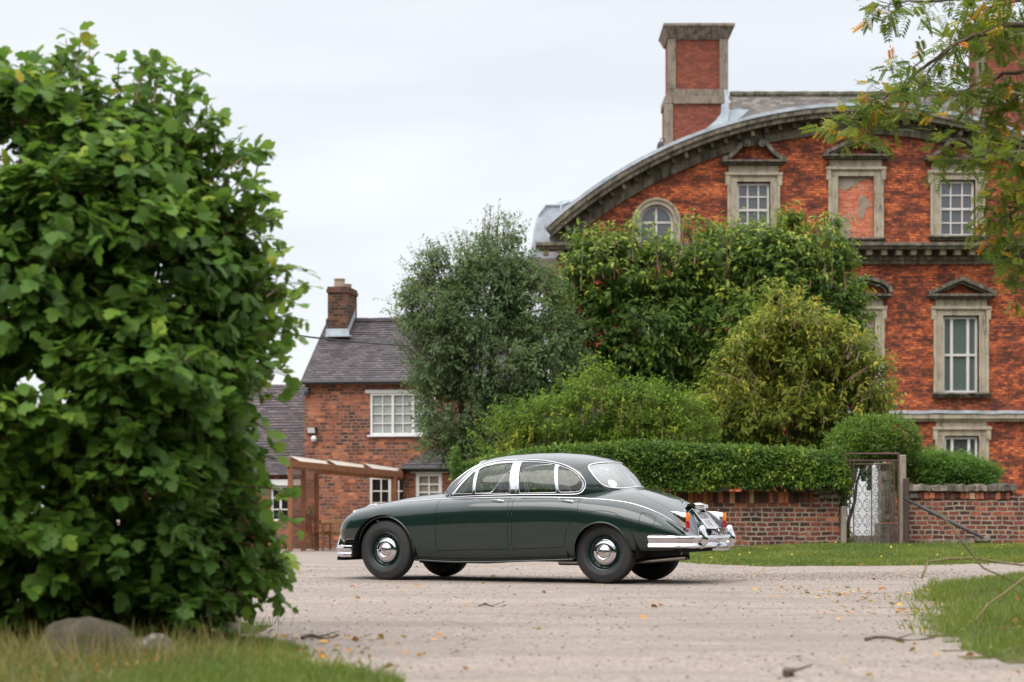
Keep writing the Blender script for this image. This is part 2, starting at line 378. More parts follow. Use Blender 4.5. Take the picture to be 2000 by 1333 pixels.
M['leaf_bush'] = foliage('leaf_bush', [(0, (.03,.07,.02)), (.42, (.055,.14,.028)), (.72, (.10,.225,.04)), (.88, (.2,.35,.055)), (.96, (.27,.4,.06)), (1, (.42,.4,.06))], .45, .28)
M['leaf_grey'] = foliage('leaf_grey', [(0, (.038,.078,.045)), (.5, (.095,.165,.10)), (.85, (.165,.24,.14)), (1, (.3,.28,.13))], .5, .22)
M['leaf_dark'] = foliage('leaf_dark', [(0, (.022,.058,.018)), (.45, (.055,.12,.03)), (.75, (.10,.19,.035)), (1, (.27,.36,.06))], .4, .28)
M['leaf_yellow'] = foliage('leaf_yellow', [(0, (.05,.085,.016)), (.45, (.13,.19,.032)), (.75, (.25,.3,.05)), (1, (.5,.42,.07))], .45, .3)
M['leaf_bright'] = foliage('leaf_bright', [(0, (.03,.08,.012)), (.5, (.1,.2,.025)), (.8, (.2,.32,.04)), (1, (.4,.48,.07))], .45, .32)
M['leaf_hedge'] = foliage('leaf_hedge', [(0, (.014,.042,.01)), (.4, (.045,.115,.018)), (.75, (.11,.21,.034)), (1, (.3,.38,.07))], .38, .25)
M['leaf_juniper'] = foliage('leaf_juniper', [(0, (.02,.07,.02)), (.5, (.05,.15,.03)), (1, (.15,.28,.05))], .5, .2)
M['leaf_rowan'] = foliage('leaf_rowan', [(0, (.04,.08,.018)), (.45, (.12,.185,.03)), (.74, (.25,.29,.04)), (.88, (.62,.38,.03)), (1, (.6,.2,.025))], .45, .35)
M['blade'] = foliage('grass_blade', [(0, (.045,.075,.015)), (.35, (.085,.14,.026)), (.65, (.17,.22,.045)), (.85, (.28,.27,.08)), (1, (.42,.33,.16))], .55, .3, .3)
M['blade_dry'] = foliage('grass_dry', [(0, (.05,.08,.018)), (.35, (.10,.12,.03)), (.65, (.2,.165,.07)), (1, (.4,.3,.16))], .6, .3, .3)
M['litter'] = foliage('leaf_litter', [(0, (.1,.05,.025)), (.4, (.28,.12,.04)), (.75, (.5,.25,.08)), (1, (.75,.5,.1))], .6, .15, .3, 8)
def road_mat():
    k = NT('road_surface'); v = k.coord()
    n1 = k.noise(v, .35, 5, .6); n2 = k.noise(v, 2.5, 6, .7); n3 = k.noise(v, 38, 3, .8)
    col = k.mix(k.ramp(n1, [(.35, 0.0), (.65, 1.0)]), (.245,.192,.155), (.325,.26,.212))
    col = k.mix(k.ramp(n2, [(.40, 0.0), (.68, .7)]), col, (.185,.16,.145))
    vo = k.voro(v, 55, out='Color'); sv = k.n('ShaderNodeSeparateXYZ'); k.l(vo, sv.inputs[0])
    sp = k.ramp(sv.outputs[0], [(0, (.10,.085,.08)), (.14, (.2,.17,.155)), (.4, (.3,.25,.225)), (.8, (.35,.285,.24)), (.93, (.55,.48,.42))])
    col = k.mix(.5, col, sp)
    pt = k.noise(v, 5.5, 5, .85); col = k.mix(k.ramp(pt, [(.68, 0.0), (.73, .55)]), col, (.1,.08,.065))
    wv = k.coord((.28, 1, 1)); tr = k.noise(wv, 1.1, 4, .6); col = k.mix(k.ramp(tr, [(.46, 0.0), (.62, .65)]), col, (.2,.175,.15))
    cv = k.coord((.3, .9, 1)); cl = k.voro(cv, .8, 'DISTANCE_TO_EDGE', rnd=1); nn = k.ramp(k.math('ADD', cl, k.math('MULTIPLY', k.noise(v, 5, 4), .03)), [(.012, 1.0), (.026, 0.0)])
    col = k.mix(k.math('MULTIPLY', nn, .45), col, (.12,.11,.1))
    h = k.math('ADD', k.math('MULTIPLY', sv.outputs[1], .6), k.math('ADD', n3, k.math('MULTIPLY', n2, 2.0)))
    return k.fin(col, .92, 0, k.bump(h, .012, .8), .2)
M['road'] = road_mat()
def soil():
    k = NT('turf_soil'); v = k.coord(); n = k.noise(v, 5, 6, .7); return k.fin(k.ramp(n, [(.3, (.045,.055,.018)), (.5, (.085,.085,.03)), (.7, (.17,.125,.075))]), .95, 0, k.bump(n, .05, 1), .1)
M['soil'] = soil()
M['gravel'] = plain('gravel', (.28,.26,.25), .9, var=.8, vscale=3, dark=(.1,.09,.09))
# car
def paint():
    k = NT('car_paint'); k.b.inputs['Base Color'].default_value = (.005,.017,.0135,1); k.b.inputs['Roughness'].default_value = .22
    k.b.inputs['Coat Weight'].default_value = 1; k.b.inputs['Coat Roughness'].default_value = .012; k.b.inputs['Coat IOR'].default_value = 1.55; k.b.inputs['Metallic'].default_value = 0
    k.b.inputs['Specular IOR Level'].default_value = .3
    v = k.coord(); k.l(k.bump(k.noise(v, 2.2, 2, .4), .0035, .25), k.b.inputs['Coat Normal']); return k.m
M['paint'] = paint()
M['paint_light'] = plain('wheel_paint', (.008,.026,.023), .3, spec=.7)
def chrome():
    k = NT('chrome'); v = k.coord(); n = k.noise(v, 9, 4, .6); return k.fin((.66,.655,.69), k.math('MULTIPLY_ADD', n, .06, .02), 1, None)
M['chrome'] = chrome()
M['glass'] = clearglass('car_glass', (.88,.94,.92), .07, .0)
M['glass_rear'] = clearglass('car_rear_glass', (.75,.8,.8), .34, .02)
M['rubber'] = plain('rubber', (.02,.02,.021), .62, spec=.4, var=.3, vscale=14, dark=(.06,.055,.05), bump=.15, bscale=120)
M['under'] = plain('underbody', (.012,.012,.013), .8, spec=.2)
M['cloth'] = plain('roof_lining', (.22,.22,.21), .95, spec=.1)
M['leather'] = plain('leather', (.16,.11,.08), .5)
M['dash'] = plain('dash_top', (.05,.045,.04), .5)
M['orange'] = plain('lens_orange', (.95,.22,.01), .12, spec=.8)
M['red'] = plain('lens_red', (.42,.004,.008), .1, spec=.8)
M['plate'] = plain('plate_white', (.5,.5,.52), .3)
M['ink'] = plain('plate_ink', (.16,.16,.17), .3)
M['sticker'] = plain('sticker', (.8,.84,.82), .5)
M['steel'] = plain('exhaust_steel', (.55,.5,.45), .22, 1)
M['reddoor'] = plain('red_door_paint', (.28,.05,.045), .6, var=.4, vscale=6)

# ---------------------------------------------------------------- surface patches cut by smooth outlines (used for the car)
class Surf:
    def __init__(s, V, N, P): s.V, s.N, s.P = V, N, P
    def clip(s, F):
        "returns (inside F<0, outside F>0), cut exactly along F=0"
        V, Nn = s.V, s.N; val = F(V); newV = []; newN = []; d = {}; ins = []; outs = []; n0 = len(V)
        def cut(i, j):
            k = (i, j) if i < j else (j, i)
            if k not in d:
                t = val[k[0]] / (val[k[0]] - val[k[1]]); d[k] = n0 + len(newV)
                newV.append(V[k[0]]*(1-t) + V[k[1]]*t); nn = Nn[k[0]]*(1-t) + Nn[k[1]]*t; newN.append(nn/np.linalg.norm(nn))
            return d[k]
        for p in s.P:
            sg = [val[i] < 0 for i in p]
            if all(sg): ins.append(p); continue
            if not any(sg): outs.append(p); continue
            a = []; b = []; m = len(p)
            for q in range(m):
                i, j = p[q], p[(q+1) % m]
                (a if sg[q] else b).append(i)
                if sg[q] != sg[(q+1) % m]:
                    c = cut(i, j); a.append(c); b.append(c)
            if len(a) > 2: ins.append(tuple(a))
            if len(b) > 2: outs.append(tuple(b))
        if newV:
            V = np.vstack([V, np.array(newV)]); Nn = np.vstack([Nn, np.array(newN)])
        return Surf(V, Nn, ins), Surf(V, Nn, outs)
    def mirror(s): return Surf(s.V*[1,-1,1], s.N*[1,-1,1], [tuple(reversed(p)) for p in s.P])
    def join(s, o):
        n = len(s.V); return Surf(np.vstack([s.V, o.V]), np.vstack([s.N, o.N]), s.P + [tuple(i+n for i in p) for p in o.P])
    def offset(s, d, flip=False):
        return Surf(s.V + s.N*d, -s.N if flip else s.N, [tuple(reversed(p)) for p in s.P] if flip else s.P)
    def build(s, name, m, parent, label=None):
        used = sorted({i for p in s.P for i in p}); mp = {i: k for k, i in enumerate(used)}
        me = bpy.data.meshes.new(name); me.from_pydata(s.V[used].tolist(), [], [tuple(mp[i] for i in p) for p in s.P])
        me.materials.append(m); me.polygons.foreach_set('use_smooth', [True]*len(me.polygons)); me.update()
        me.normals_split_custom_set_from_vertices(s.N[used].tolist())
        o = link(name, me, parent)
        if label: o['label'] = label
        return o
def grid_surf(S):
    "S: array (nu, nv, 3), y>=0 half; normals by differences, pointing outward"
    du = np.gradient(S, axis=0); dv = np.gradient(S, axis=1); Nn = np.cross(du, dv); l = np.linalg.norm(Nn, axis=2, keepdims=True); l[l < 1e-12] = 1; Nn = Nn/l
    c = S.mean(axis=(0, 1)); c[1] = 0
    flip = (Nn*(S-c)).sum(axis=2).sum() < 0
    if flip: Nn = -Nn
    nu, nv = S.shape[:2]; P = []
    for i in range(nu-1):
        for j in range(nv-1):
            a, b, cc, dd = i*nv+j, (i+1)*nv+j, (i+1)*nv+j+1, i*nv+j+1
            P.append((a, dd, cc, b) if flip else (a, b, cc, dd))
    return Surf(S.reshape(-1, 3).copy(), Nn.reshape(-1, 3).copy(), P)
def poly_sd(poly):
    "signed distance in 2D, negative inside"
    P = np.array(poly, float); Q = np.roll(P, -1, axis=0)
    def f(A):
        d = np.full(len(A), 1e9); wn = np.zeros(len(A))
        for a, b in zip(P, Q):
            e = b-a; w_ = A-a; t = np.clip((w_@e)/max(e@e, 1e-12), 0, 1); r = w_-t[:, None]*e; d = np.minimum(d, np.hypot(r[:, 0], r[:, 1]))
            c1 = (a[1] <= A[:, 1]) & (b[1] > A[:, 1]); c2 = (a[1] > A[:, 1]) & (b[1] <= A[:, 1]); cr = e[0]*w_[:, 1]-e[1]*w_[:, 0]
            wn += (c1 & (cr > 0)).astype(int) - (c2 & (cr < 0)).astype(int)
        return np.where(wn != 0, -d, d)
    return f
def rnd_poly(pts, r=.02, n=4):
    "round the corners of a closed polygon"
    out = []; m = len(pts)
    for i in range(m):
        p = Vector(pts[i]); a = Vector(pts[i-1]); b = Vector(pts[(i+1) % m]); ra = min(r, (a-p).length*.45); rb = min(r, (b-p).length*.45)
        p0 = p+(a-p).normalized()*ra; p1 = p+(b-p).normalized()*rb
        for k in range(n+1):
            t = k/n; out.append(tuple(p0*(1-t)**2 + p*2*t*(1-t) + p1*t*t))
    return out

# ================================================================ THE CAR
CX0, CY0, CA = 0.104, 23.14, R(25.8)
car = empty('saloon_car', (CX0, CY0, 0), math.pi - CA, 'dark green vintage saloon with chrome bumpers parked side-on on the gravel track', 'car')
# tables: x -> value, x forward, y to the left, z up
def tab(pairs, dz=0):
    p = sorted(pairs); xs = np.array([a for a, b in p]); ys = np.array([b for a, b in p]) + dz
    g = np.arange(-2.9, 2.9, .01); v = np.interp(g, xs, ys); k = np.exp(-.5*(np.arange(-20, 21)*.01/.045)**2); k /= k.sum()
    vv = np.convolve(np.pad(v, 20, 'edge'), k, 'valid')
    return lambda x: np.interp(x, g, vv)
DZ = .012
XF, XR = 2.135, -2.36
ym = tab([(2.135,.44),(2.12,.53),(2.08,.605),(1.99,.675),(1.85,.72),(1.7,.75),(1.5,.79),(1.365,.805),(1.0,.83),(.5,.848),(0,.852),(-.6,.85),(-1,.846),(-1.37,.84),(-1.7,.815),(-1.95,.775),(-2.15,.715),(-2.27,.64),(-2.33,.55),(-2.36,.45)])
zm = tab([(2.13,.55),(1.9,.60),(1.4,.66),(.5,.70),(-1,.71),(-1.6,.64),(-2.1,.56),(-2.36,.47)])
y3 = tab([(2.135,.30),(2.11,.42),(2.05,.505),(1.9,.575),(1.6,.63),(1.2,.665),(.7,.70),(.2,.735),(-.6,.745),(-1.1,.735),(-1.5,.70),(-1.9,.64),(-2.15,.575),(-2.27,.50),(-2.33,.42),(-2.36,.35)])
z3 = tab([(2.135,.52),(2.10,.60),(2.05,.675),(1.98,.735),(1.9,.775),(1.8,.81),(1.6,.845),(1.4,.872),(1.1,.895),(.8,.912),(.6,.922),(.2,.938),(-.3,.944),(-.7,.942),(-1.04,.928),(-1.38,.90),(-1.65,.86),(-1.86,.796),(-2.0,.727),(-2.12,.65),(-2.22,.577),(-2.28,.52),(-2.36,.44)], DZ)
z4 = tab([(2.135,.56),(2.10,.66),(2.05,.73),(1.98,.78),(1.9,.81),(1.64,.865),(1.4,.90),(1.2,.935),(1.0,.963),(.8,.982),(.6,.99),(.3,.97),(-.7,.965),(-1.1,.985),(-1.4,1.005),(-1.6,.985),(-1.8,.92),(-2.0,.825),(-2.12,.735),(-2.2,.66),(-2.27,.56),(-2.32,.48),(-2.36,.42)], DZ)
zc = tab([(2.135,.60),(2.12,.72),(2.08,.79),(1.98,.83),(1.8,.865),(1.6,.90),(1.4,.93),(1.2,.96),(1.0,.985),(.8,1.0),(.6,1.0),(.3,.97),(-.7,.965),(-1.3,1.03),(-1.5,1.055),(-1.6,1.035),(-1.75,.995),(-1.9,.945),(-2.05,.87),(-2.15,.79),(-2.22,.70),(-2.28,.60),(-2.33,.48),(-2.36,.42)], DZ)
zb = tab([(2.13,.43),(1.9,.40),(1.75,.37),(1.6,.33),(1.2,.25),(1.0,.225),(.5,.205),(0,.21),(-.6,.235),(-1.0,.25),(-1.5,.33),(-1.8,.345),(-2.1,.36),(-2.36,.385)], DZ)
xs = np.concatenate([XF - (1-np.cos(np.linspace(0, math.pi/2, 34)))*.28, np.linspace(XF-.28, XR+.28, 250)[1:-1], XR + (1-np.cos(np.linspace(math.pi/2, 0, 34)))*.28])
NV = 92
def sections(x):
    o = np.zeros_like(x); a = ym(x)
    q = [(a-.17, zb(x)), (a-.06, zb(x)-.004), (a-.006, zb(x)*.5+zm(x)*.5-.03), (a+.008, zm(x)+.02), ((a*.70+y3(x)*.30)+.020, zm(x)*.36+z3(x)*.64+.018), (y3(x)+.012, z3(x)+.004), (y3(x)*.76, z4(x)+.004), (y3(x)*.40, zc(x)*.8+z4(x)*.2+.004), (o+.06, zc(x)), (-o-.06, zc(x))]
    return np.array([[p[0], p[1]] for p in q])           # (10, 2, n)
Q = sections(xs); Q = np.concatenate([2*Q[:1]-Q[1:2], Q])    # phantom at start
TN = 7.0 + .5
def bsp(Q, t):
    "t array 0.. in control-span units"
    i = np.clip(np.floor(t).astype(int), 0, len(Q)-4); f = t-i
    b = [(1-f)**3/6, (3*f**3-6*f**2+4)/6, (-3*f**3+3*f**2+3*f+1)/6, f**3/6]
    return sum(b[k][:, None, None]*Q[i+k] for k in range(4))
ts = np.linspace(0, 7.5, NV)     # t=0 -> q0, t=5 -> chrome line (q5), 7.5 -> centre line
S2 = bsp(Q, ts)                   # (NV, 2, nx)
S = np.zeros((len(xs), NV, 3)); S[:, :, 0] = xs[:, None]; S[:, :, 1] = np.maximum(S2[:, 0, :].T, 0); S[:, :, 2] = S2[:, 1, :].T
S[:, -1, 1] = 0
low = grid_surf(S)
low.N[:, :] = np.where((low.V[:, 1:2] < 1e-6), low.N*[1, 0, 1], low.N); low.N /= np.linalg.norm(low.N, axis=1, keepdims=True)
def side_y(x, z):
    i = int(np.argmin(abs(xs-x))); jj = ts < 5.6
    zz = S[i, jj, 2]; yy = S[i, jj, 1]; k = int(np.argmin(zz[:20])); return float(np.interp(z, zz[k:], yy[k:]))
def side_n(x, z):
    i = int(np.argmin(abs(xs-x))); j = int(np.argmin(abs(S[i, ts < 5.6, 2]-z)+(ts[ts < 5.6] < .6)*1)); return low.N[i*NV+j]
def chrome_pt(x, t=5.0):
    i = np.interp(x, xs[::-1], np.arange(len(xs))[::-1]); i0 = int(i); f = i-i0; i1 = min(i0+1, len(xs)-1); j = int(round(t/7.5*(NV-1))); return S[i0, j]*(1-f)+S[i1, j]*f
# wheel arches
ARF, ARR = (1.365, .345, .388), (-1.362, .345, .328)
def F_arch(V):
    f = np.full(len(V), 9.)
    for cx, cz, r in (ARF, ARR):
        d = np.hypot(V[:, 0]-cx, np.maximum(V[:, 2]-cz, 0)*(1 if cx > 0 else 1)) - r
        f = np.minimum(f, d)
    return np.where(V[:, 1] > .45, f, 9.)
_, low = low.clip(F_arch)
# hole under the cabin
cab_plan = [(.60,-1),(.60,.655),(.3,.69),(-.6,.70),(-1.0,.66),(-1.12,.52),(-1.25,.40),(-1.35,-1)]
FP = poly_sd(cab_plan)
def F_deck(V): return np.where(V[:, 2] > .9, FP(V[:, :2]), np.maximum(FP(V[:, :2]), .05))
_, low = low.clip(F_deck)
# doors, bonnet, boot lid, cut out with a 7 mm shut gap
d_front = rnd_poly([(.672,1.3),(.676,.80),(.678,.345),(.20,.362),(-.238,.37),(-.238,1.3)], .02)
d_rear = rnd_poly([(-.288,1.3),(-.288,.372),(-.62,.385),(-.93,.40),(-.935,.50),(-.962,.61),(-1.0,.665),(-1.068,.72),(-1.088,.76),(-1.08,.93),(-1.075,1.3)], .015)
Fdf, Fdr = poly_sd(d_front), poly_sd(d_rear)
bon = rnd_poly([(2.03,-1),(2.03,.26),(1.9,.40),(1.6,.47),(1.2,.505),(.80,.545),(.775,.50),(.80,.3),(.82,-1)], .04)
Fb = poly_sd(bon)
boot = rnd_poly([(-1.60,-1),(-1.60,.30),(-1.62,.43),(-1.75,.475),(-2.1,.455),(-2.25,.40),(-2.31,.33),(-2.33,-1)], .05)
Fbt = poly_sd(boot)
G = .0022
doors = []
for nm, Fd in (('front', Fdf), ('rear', Fdr)):
    side = lambda V, Fd=Fd: np.where((V[:, 1] > .4), Fd(V[:, [0, 2]]), 9.)
    ins, low = low.clip(lambda V: side(V)-G); ins, _ = ins.clip(lambda V: side(V)+G); doors.append((nm, ins))
top = lambda V: np.where((V[:, 2] > .70), Fb(V[:, :2]), 9.)
bonnet, low = low.clip(lambda V: top(V)-G); bonnet, _ = bonnet.clip(lambda V: top(V)+G)
btf = lambda V: np.where((V[:, 2] > .5), Fbt(V[:, :2]), 9.)
bootl, low = low.clip(lambda V: btf(V)-G); bootl, _ = bootl.clip(lambda V: btf(V)+G)
# ---- cabin
zt = tab([(.92,.96),(.85,1.0),(.75,1.09),(.65,1.175),(.55,1.26),(.45,1.335),(.33,1.39),(.2,1.422),(0,1.445),(-.3,1.46),(-.6,1.458),(-.85,1.44),(-1.05,1.405),(-1.18,1.355),(-1.28,1.29),(-1.36,1.215),(-1.43,1.13),(-1.5,1.05),(-1.56,.97)], .006)
yb = tab([(.92,.05),(.87,.26),(.80,.43),(.72,.57),(.64,.655),(.5,.70),(.2,.716),(-.5,.716),(-.9,.692),(-1.02,.665),(-1.1,.61),(-1.2,.545),(-1.3,.47),(-1.4,.36),(-1.48,.22),(-1.55,.05)])
xc = np.concatenate([np.linspace(.915, .35, 60), np.linspace(.34, -1.0, 100), np.linspace(-1.01, -1.553, 64)])
th = np.linspace(0, math.pi/2, 80); ex = 2/2.7
C = np.zeros((len(xc), 80, 3)); z0 = .90
cy = np.cos(th)**ex; cz = np.sin(th)**ex
for i, x in enumerate(xc):
    C[i, :, 0] = x; C[i, :, 1] = yb(x)*(cy - .035*cz*cy); C[i, :, 2] = z0 + (zt(x)-z0)*cz
C[:, -1, 1] = 0
cabf = grid_surf(C)
cabf.N[:, :] = np.where((cabf.V[:, 1:2] < 1e-6), cabf.N*[1, 0, 1], cabf.N); cabf.N /= np.maximum(np.linalg.norm(cabf.N, axis=1, keepdims=True), 1e-9)
def cab_y(x, z):
    t = np.clip((z-z0)/(float(zt(x))-z0), 0, 1); sn = t**(1/ex); c = max(0., 1-sn*sn)**.5; return float(yb(x))*(c**ex*(1-.035*t))
def fixlat(pts, lat=.67, dz=DZ+.003):
    "outlines traced at one lateral distance, moved onto the leaning glass"
    o = []
    for x, z in pts:
        xx = x
        for _ in range(3): xx = x + .44*(lat-cab_y(xx, z+dz))
        o.append((xx, z+dz))
    return o
dlo = rnd_poly(fixlat([(.655,.935),(.552,1.002),(.452,1.115),(.352,1.208),(.253,1.28),(.112,1.333),(-.03,1.356),(-.28,1.368),(-.567,1.354),(-.753,1.326),(-.895,1.284),(-1.008,1.222),(-1.078,1.156),(-1.112,1.092),(-1.104,1.035),(-1.06,.985),(-.994,.966),(-.3,.966),(.2,.955)], .66), .06)
g_q = rnd_poly(fixlat([(.515,.978),(.40,1.115),(.285,1.222),(.245,1.235),(.285,.978)]), .012)
g_f = rnd_poly(fixlat([(.252,.978),(.205,1.262),(.15,1.288),(0,1.318),(-.12,1.328),(-.222,1.33),(-.192,.98)]), .012)
g_r = rnd_poly(fixlat([(-.303,.982),(-.325,1.338),(-.5,1.335),(-.62,1.326),(-.744,1.308),(-.762,.988)]), .012)
g_b = rnd_poly(fixlat([(-.786,.990),(-.778,1.294),(-.92,1.248),(-1.01,1.192),(-1.065,1.12),(-1.074,1.06),(-1.05,1.01),(-1.0,.994)], .66), .03)
def side_clip(s, poly, off=0.):
    F = poly_sd(poly); return s.clip(lambda V: np.where(V[:, 1] > .30, F(V[:, [0, 2]]) - off, 9.))
dloS, cabr = side_clip(cabf, dlo)
panes = []
fr = dloS
for nm, g in (('quarter', g_q), ('door', g_f), ('door', g_r), ('quarter', g_b)):
    p, fr = side_clip(fr, g, .006); panes.append(p)
_fd = poly_sd(dlo); band, fr = fr.clip(lambda V: -_fd(V[:, [0, 2]]) - .017)
ws = rnd_poly([(-.60,1.01),(-.575,1.15),(-.49,1.33),(-.25,1.375),(0,1.385),(.25,1.375),(.49,1.33),(.575,1.15),(.60,1.01),(.3,1.005),(-.3,1.005)], .05)
bl = rnd_poly([(-.52,1.175),(-.49,1.30),(-.36,1.335),(0,1.35),(.36,1.335),(.49,1.30),(.52,1.175),(.49,1.065),(.36,1.045),(0,1.075),(-.36,1.045),(-.49,1.065)], .08)
Fw, Fbl = poly_sd(ws), poly_sd(bl)
wsS, cabr = cabr.clip(lambda V: np.where(V[:, 0] > .28, Fw(V[:, [1, 2]]), 9.))
blS, cabr = cabr.clip(lambda V: np.where(V[:, 0] < -.98, Fbl(V[:, [1, 2]]), 9.))
body = low.join(cabr); body = body.join(body.mirror())
bobj = body.build('body', M['paint'], car)
lining = cabr.offset(-.018, True); lining = lining.join(lining.mirror()); lining.build('roof_lining', M['cloth'], car)
wsS.join(wsS.mirror()).build('windscreen', M['glass'], car)
rw = blS.join(blS.mirror()).build('rear_window', M['glass_rear'], car)
bonnet.join(bonnet.mirror()).build('bonnet', M['paint'], car)
bl_o = bootl.join(bootl.mirror()).build('boot_lid', M['paint'], car)
def on_cab(poly, off=.004, sgn=1):
    return [Vector((x, sgn*(cab_y(x, z)+off), z)) for x, z in poly]
def dense(poly, d=.03, closed=True):
    o = []; m = len(poly)
    for i in range(m if closed else m-1):
        a = Vector(poly[i]); b = Vector(poly[(i+1) % m]); n = max(1, int((b-a).length/d))
        for k in range(n): o.append(tuple(a.lerp(b, k/n)))
    if not closed: o.append(tuple(poly[-1]))
    return o
dobj = {}
for sgn in (1, -1):
    mir = (lambda s: s) if sgn > 0 else (lambda s: s.mirror())
    for nm, ds in doors:
        do = mir(ds).build('door', M['paint'], car, None); dobj[(nm, sgn)] = do
        hx = -.135 if nm == 'front' else -.985
        b = MB(); hz = float(chrome_pt(hx)[2]) - .035; hy = side_y(hx, hz)
        b.tube([(hx+.12, sgn*(hy+.0), hz+.004), (hx+.09, sgn*(hy+.014), hz+.006), (hx+.04, sgn*(hy+.026), hz+.004), (hx, sgn*(hy+.026), hz), (hx-.02, sgn*(hy+.010), hz-.004)], [.004,.006,.007,.010,.006], 10)
        b.lathe([(0,.03),(.010,.028),(.016,.018),(.017,.006),(.021,0)], (hx-.015, sgn*(hy+.002), hz-.012), (0, sgn, 0), 16)
        b.build('handle', M['chrome'], do, 'auto')
    mir(fr).offset(.001).build('window_frame', M['chrome'], car); mir(band).build('window_frame', M['paint'], car)
    for nm, p in zip(('quarter_window', 'side_window', 'side_window', 'quarter_window'), panes): mir(p).offset(-.006).build(nm, M['glass'], car)
    b = MB(); b.tube(on_cab(dense(dlo), .004, sgn), .0065, 8, True); b.build('window_surround', M['chrome'], car, True)
    b = MB()
    for g in (g_q, g_f, g_r, g_b): b.tube(on_cab(dense(g), .002, sgn), .0035, 6, True)
    b.tube(on_cab([(x, z) for x, z in dense(fixlat([(-.262,.97),(-.262,1.2),(-.262,1.368)]), .03, False)], .008, sgn), .004, 6)
    b.build('window_trim', M['chrome'], car, True)
    b = MB(); b.tube([Vector(chrome_pt(x))*1 if sgn > 0 else Vector(chrome_pt(x)*[1,-1,1]) for x in np.linspace(1.86, -2.255, 130)], .006, 8)
    b.build('waist_trim', M['chrome'], car, True)
    # dark shut lines that are not real gaps: filler flap, rear wing seam
    b = MB()
    seam = [(-1.045,.72),(-1.10,.745),(-1.209,.785),(-1.30,.80),(-1.40,.80),(-1.513,.778),(-1.60,.73),(-1.66,.665),(-1.72,.575),(-1.755,.47),(-1.765,.375)]
    b.tube([Vector((x, sgn*(side_y(x, z)+.0005), z)) for x, z in dense(seam, .03, False)], .0028, 6)
    if sgn > 0:
        fl = rnd_poly([(-1.80,.79),(-1.965,.735),(-1.955,.64),(-1.80,.632)], .03)
        b.tube([Vector((x, side_y(x, z)+.0005, z)) for x, z in dense(fl, .015)], .0022, 6, True)
    b.build('panel_seam', M['under'], car, True)
    # arch lips
    for cx, cz, r in (ARF, ARR):
        b = MB(); pts = []
        for a in np.linspace(-6, 186, 44):
            x = cx + r*math.cos(R(a)); z = cz + r*math.sin(R(a)); zz = max(z, float(zb(x))+.015)
            pts.append(Vector((x, sgn*(side_y(x, zz)+.001), zz)))
        b.tube(pts, .009, 8); b.build('arch_lip', M['paint'], car, True)
    # sill
    b = MB(); b.tube([Vector((x, sgn*(float(ym(x))-.05), float(zb(x))+.002)) for x in np.linspace(.98, -1.03, 30)], .010, 8); b.build('sill', M['paint'], car, True)
# underbody, wheel wells, floor, seats
b = MB(); b.box(-1.75, 1.98, -.585, .585, .27, .62); b.box(-2.17, -1.75, -.56, .56, .345, .52); b.box(-1.0, 1.0, -.76, .76, .235, .40)
for sgn in (1, -1):
    for cx in (1.365, -1.362):
        vs = []; n = 24
        for a in np.linspace(-10, 190, n):
            x = cx + .41*math.cos(R(a)); z = .345 + .41*math.sin(R(a)); z = min(z, .79) if cx > 0 else min(z, .8)
            vs += [(x, sgn*.58, z), (x, sgn*.815, z)]
        b.add(vs, [(2*i, 2*i+1, 2*i+3, 2*i+2) for i in range(n-1)])
        b.tube([(cx, 0, .345), (cx, sgn*.62, .345)], .05)
b.box(.3, 1.2, -.25, .25, .19, .3)
b.build('underbody', M['under'], car, False)
b = MB(); b.box(-1.9, .9, -.7, .7, .64, .66); b.add([(.62,-.72,.66),(.62,.72,.66),(.62,.62,.975),(.62,-.62,.975)], [(0,1,2,3)]); b.box(.42, .66, -.62, .62, .86, .965)
b.box(-1.42, -1.06, -.52, .52, .7, 1.0); b.build('dashboard', M['dash'], car, False, .02)
for y in (.34, -.34):
    b = MB(); b.hexa([(.0,y-.25,.66),(-.45,y-.25,.66),(-.45,y+.25,.66),(0,y+.25,.66),(.02,y-.25,.78),(-.42,y-.25,.76),(-.42,y+.25,.76),(.02,y+.25,.78)])
    b.hexa([(-.30,y-.24,.72),(-.44,y-.24,.72),(-.44,y+.24,.72),(-.30,y+.24,.72),(-.38,y-.2,1.0),(-.47,y-.2,1.0),(-.47,y+.2,1.0),(-.38,y+.2,1.0)]); b.build('seat', M['leather'], car, True, .035)
b = MB(); b.hexa([(-.72,-.55,.7),(-1.05,-.55,.7),(-1.05,.55,.7),(-.72,.55,.7),(-.86,-.5,1.0),(-1.04,-.5,1.0),(-1.04,.5,1.0),(-.86,.5,1.0)]); b.build('rear_seat', M['leather'], car, True, .04)
b = MB(); c0 = Vector((.30, -.34, .955)); ax = Vector((-.88, 0, .42)).normalized(); u = Vector((0, 1, 0)); v_ = ax.cross(u)
b.tube([c0 + (u*math.cos(t)+v_*math.sin(t))*.2 for t in np.linspace(0, 2*math.pi, 33)[:-1]], .011, 8, True)
for t in (R(0), R(180), R(-90)): b.tube([c0, c0 + (u*math.cos(t)+v_*math.sin(t))*.2], .008)
b.tube([c0, c0-ax*.35], .02); b.build('steering_wheel', M['black'], car, True)
b = MB(); b.box(.30, .315, -.1, .1, 1.20, 1.26); b.tube([(.31,0,1.23),(.36,0,1.33)], .006); b.build('interior_mirror', M['black'], car)
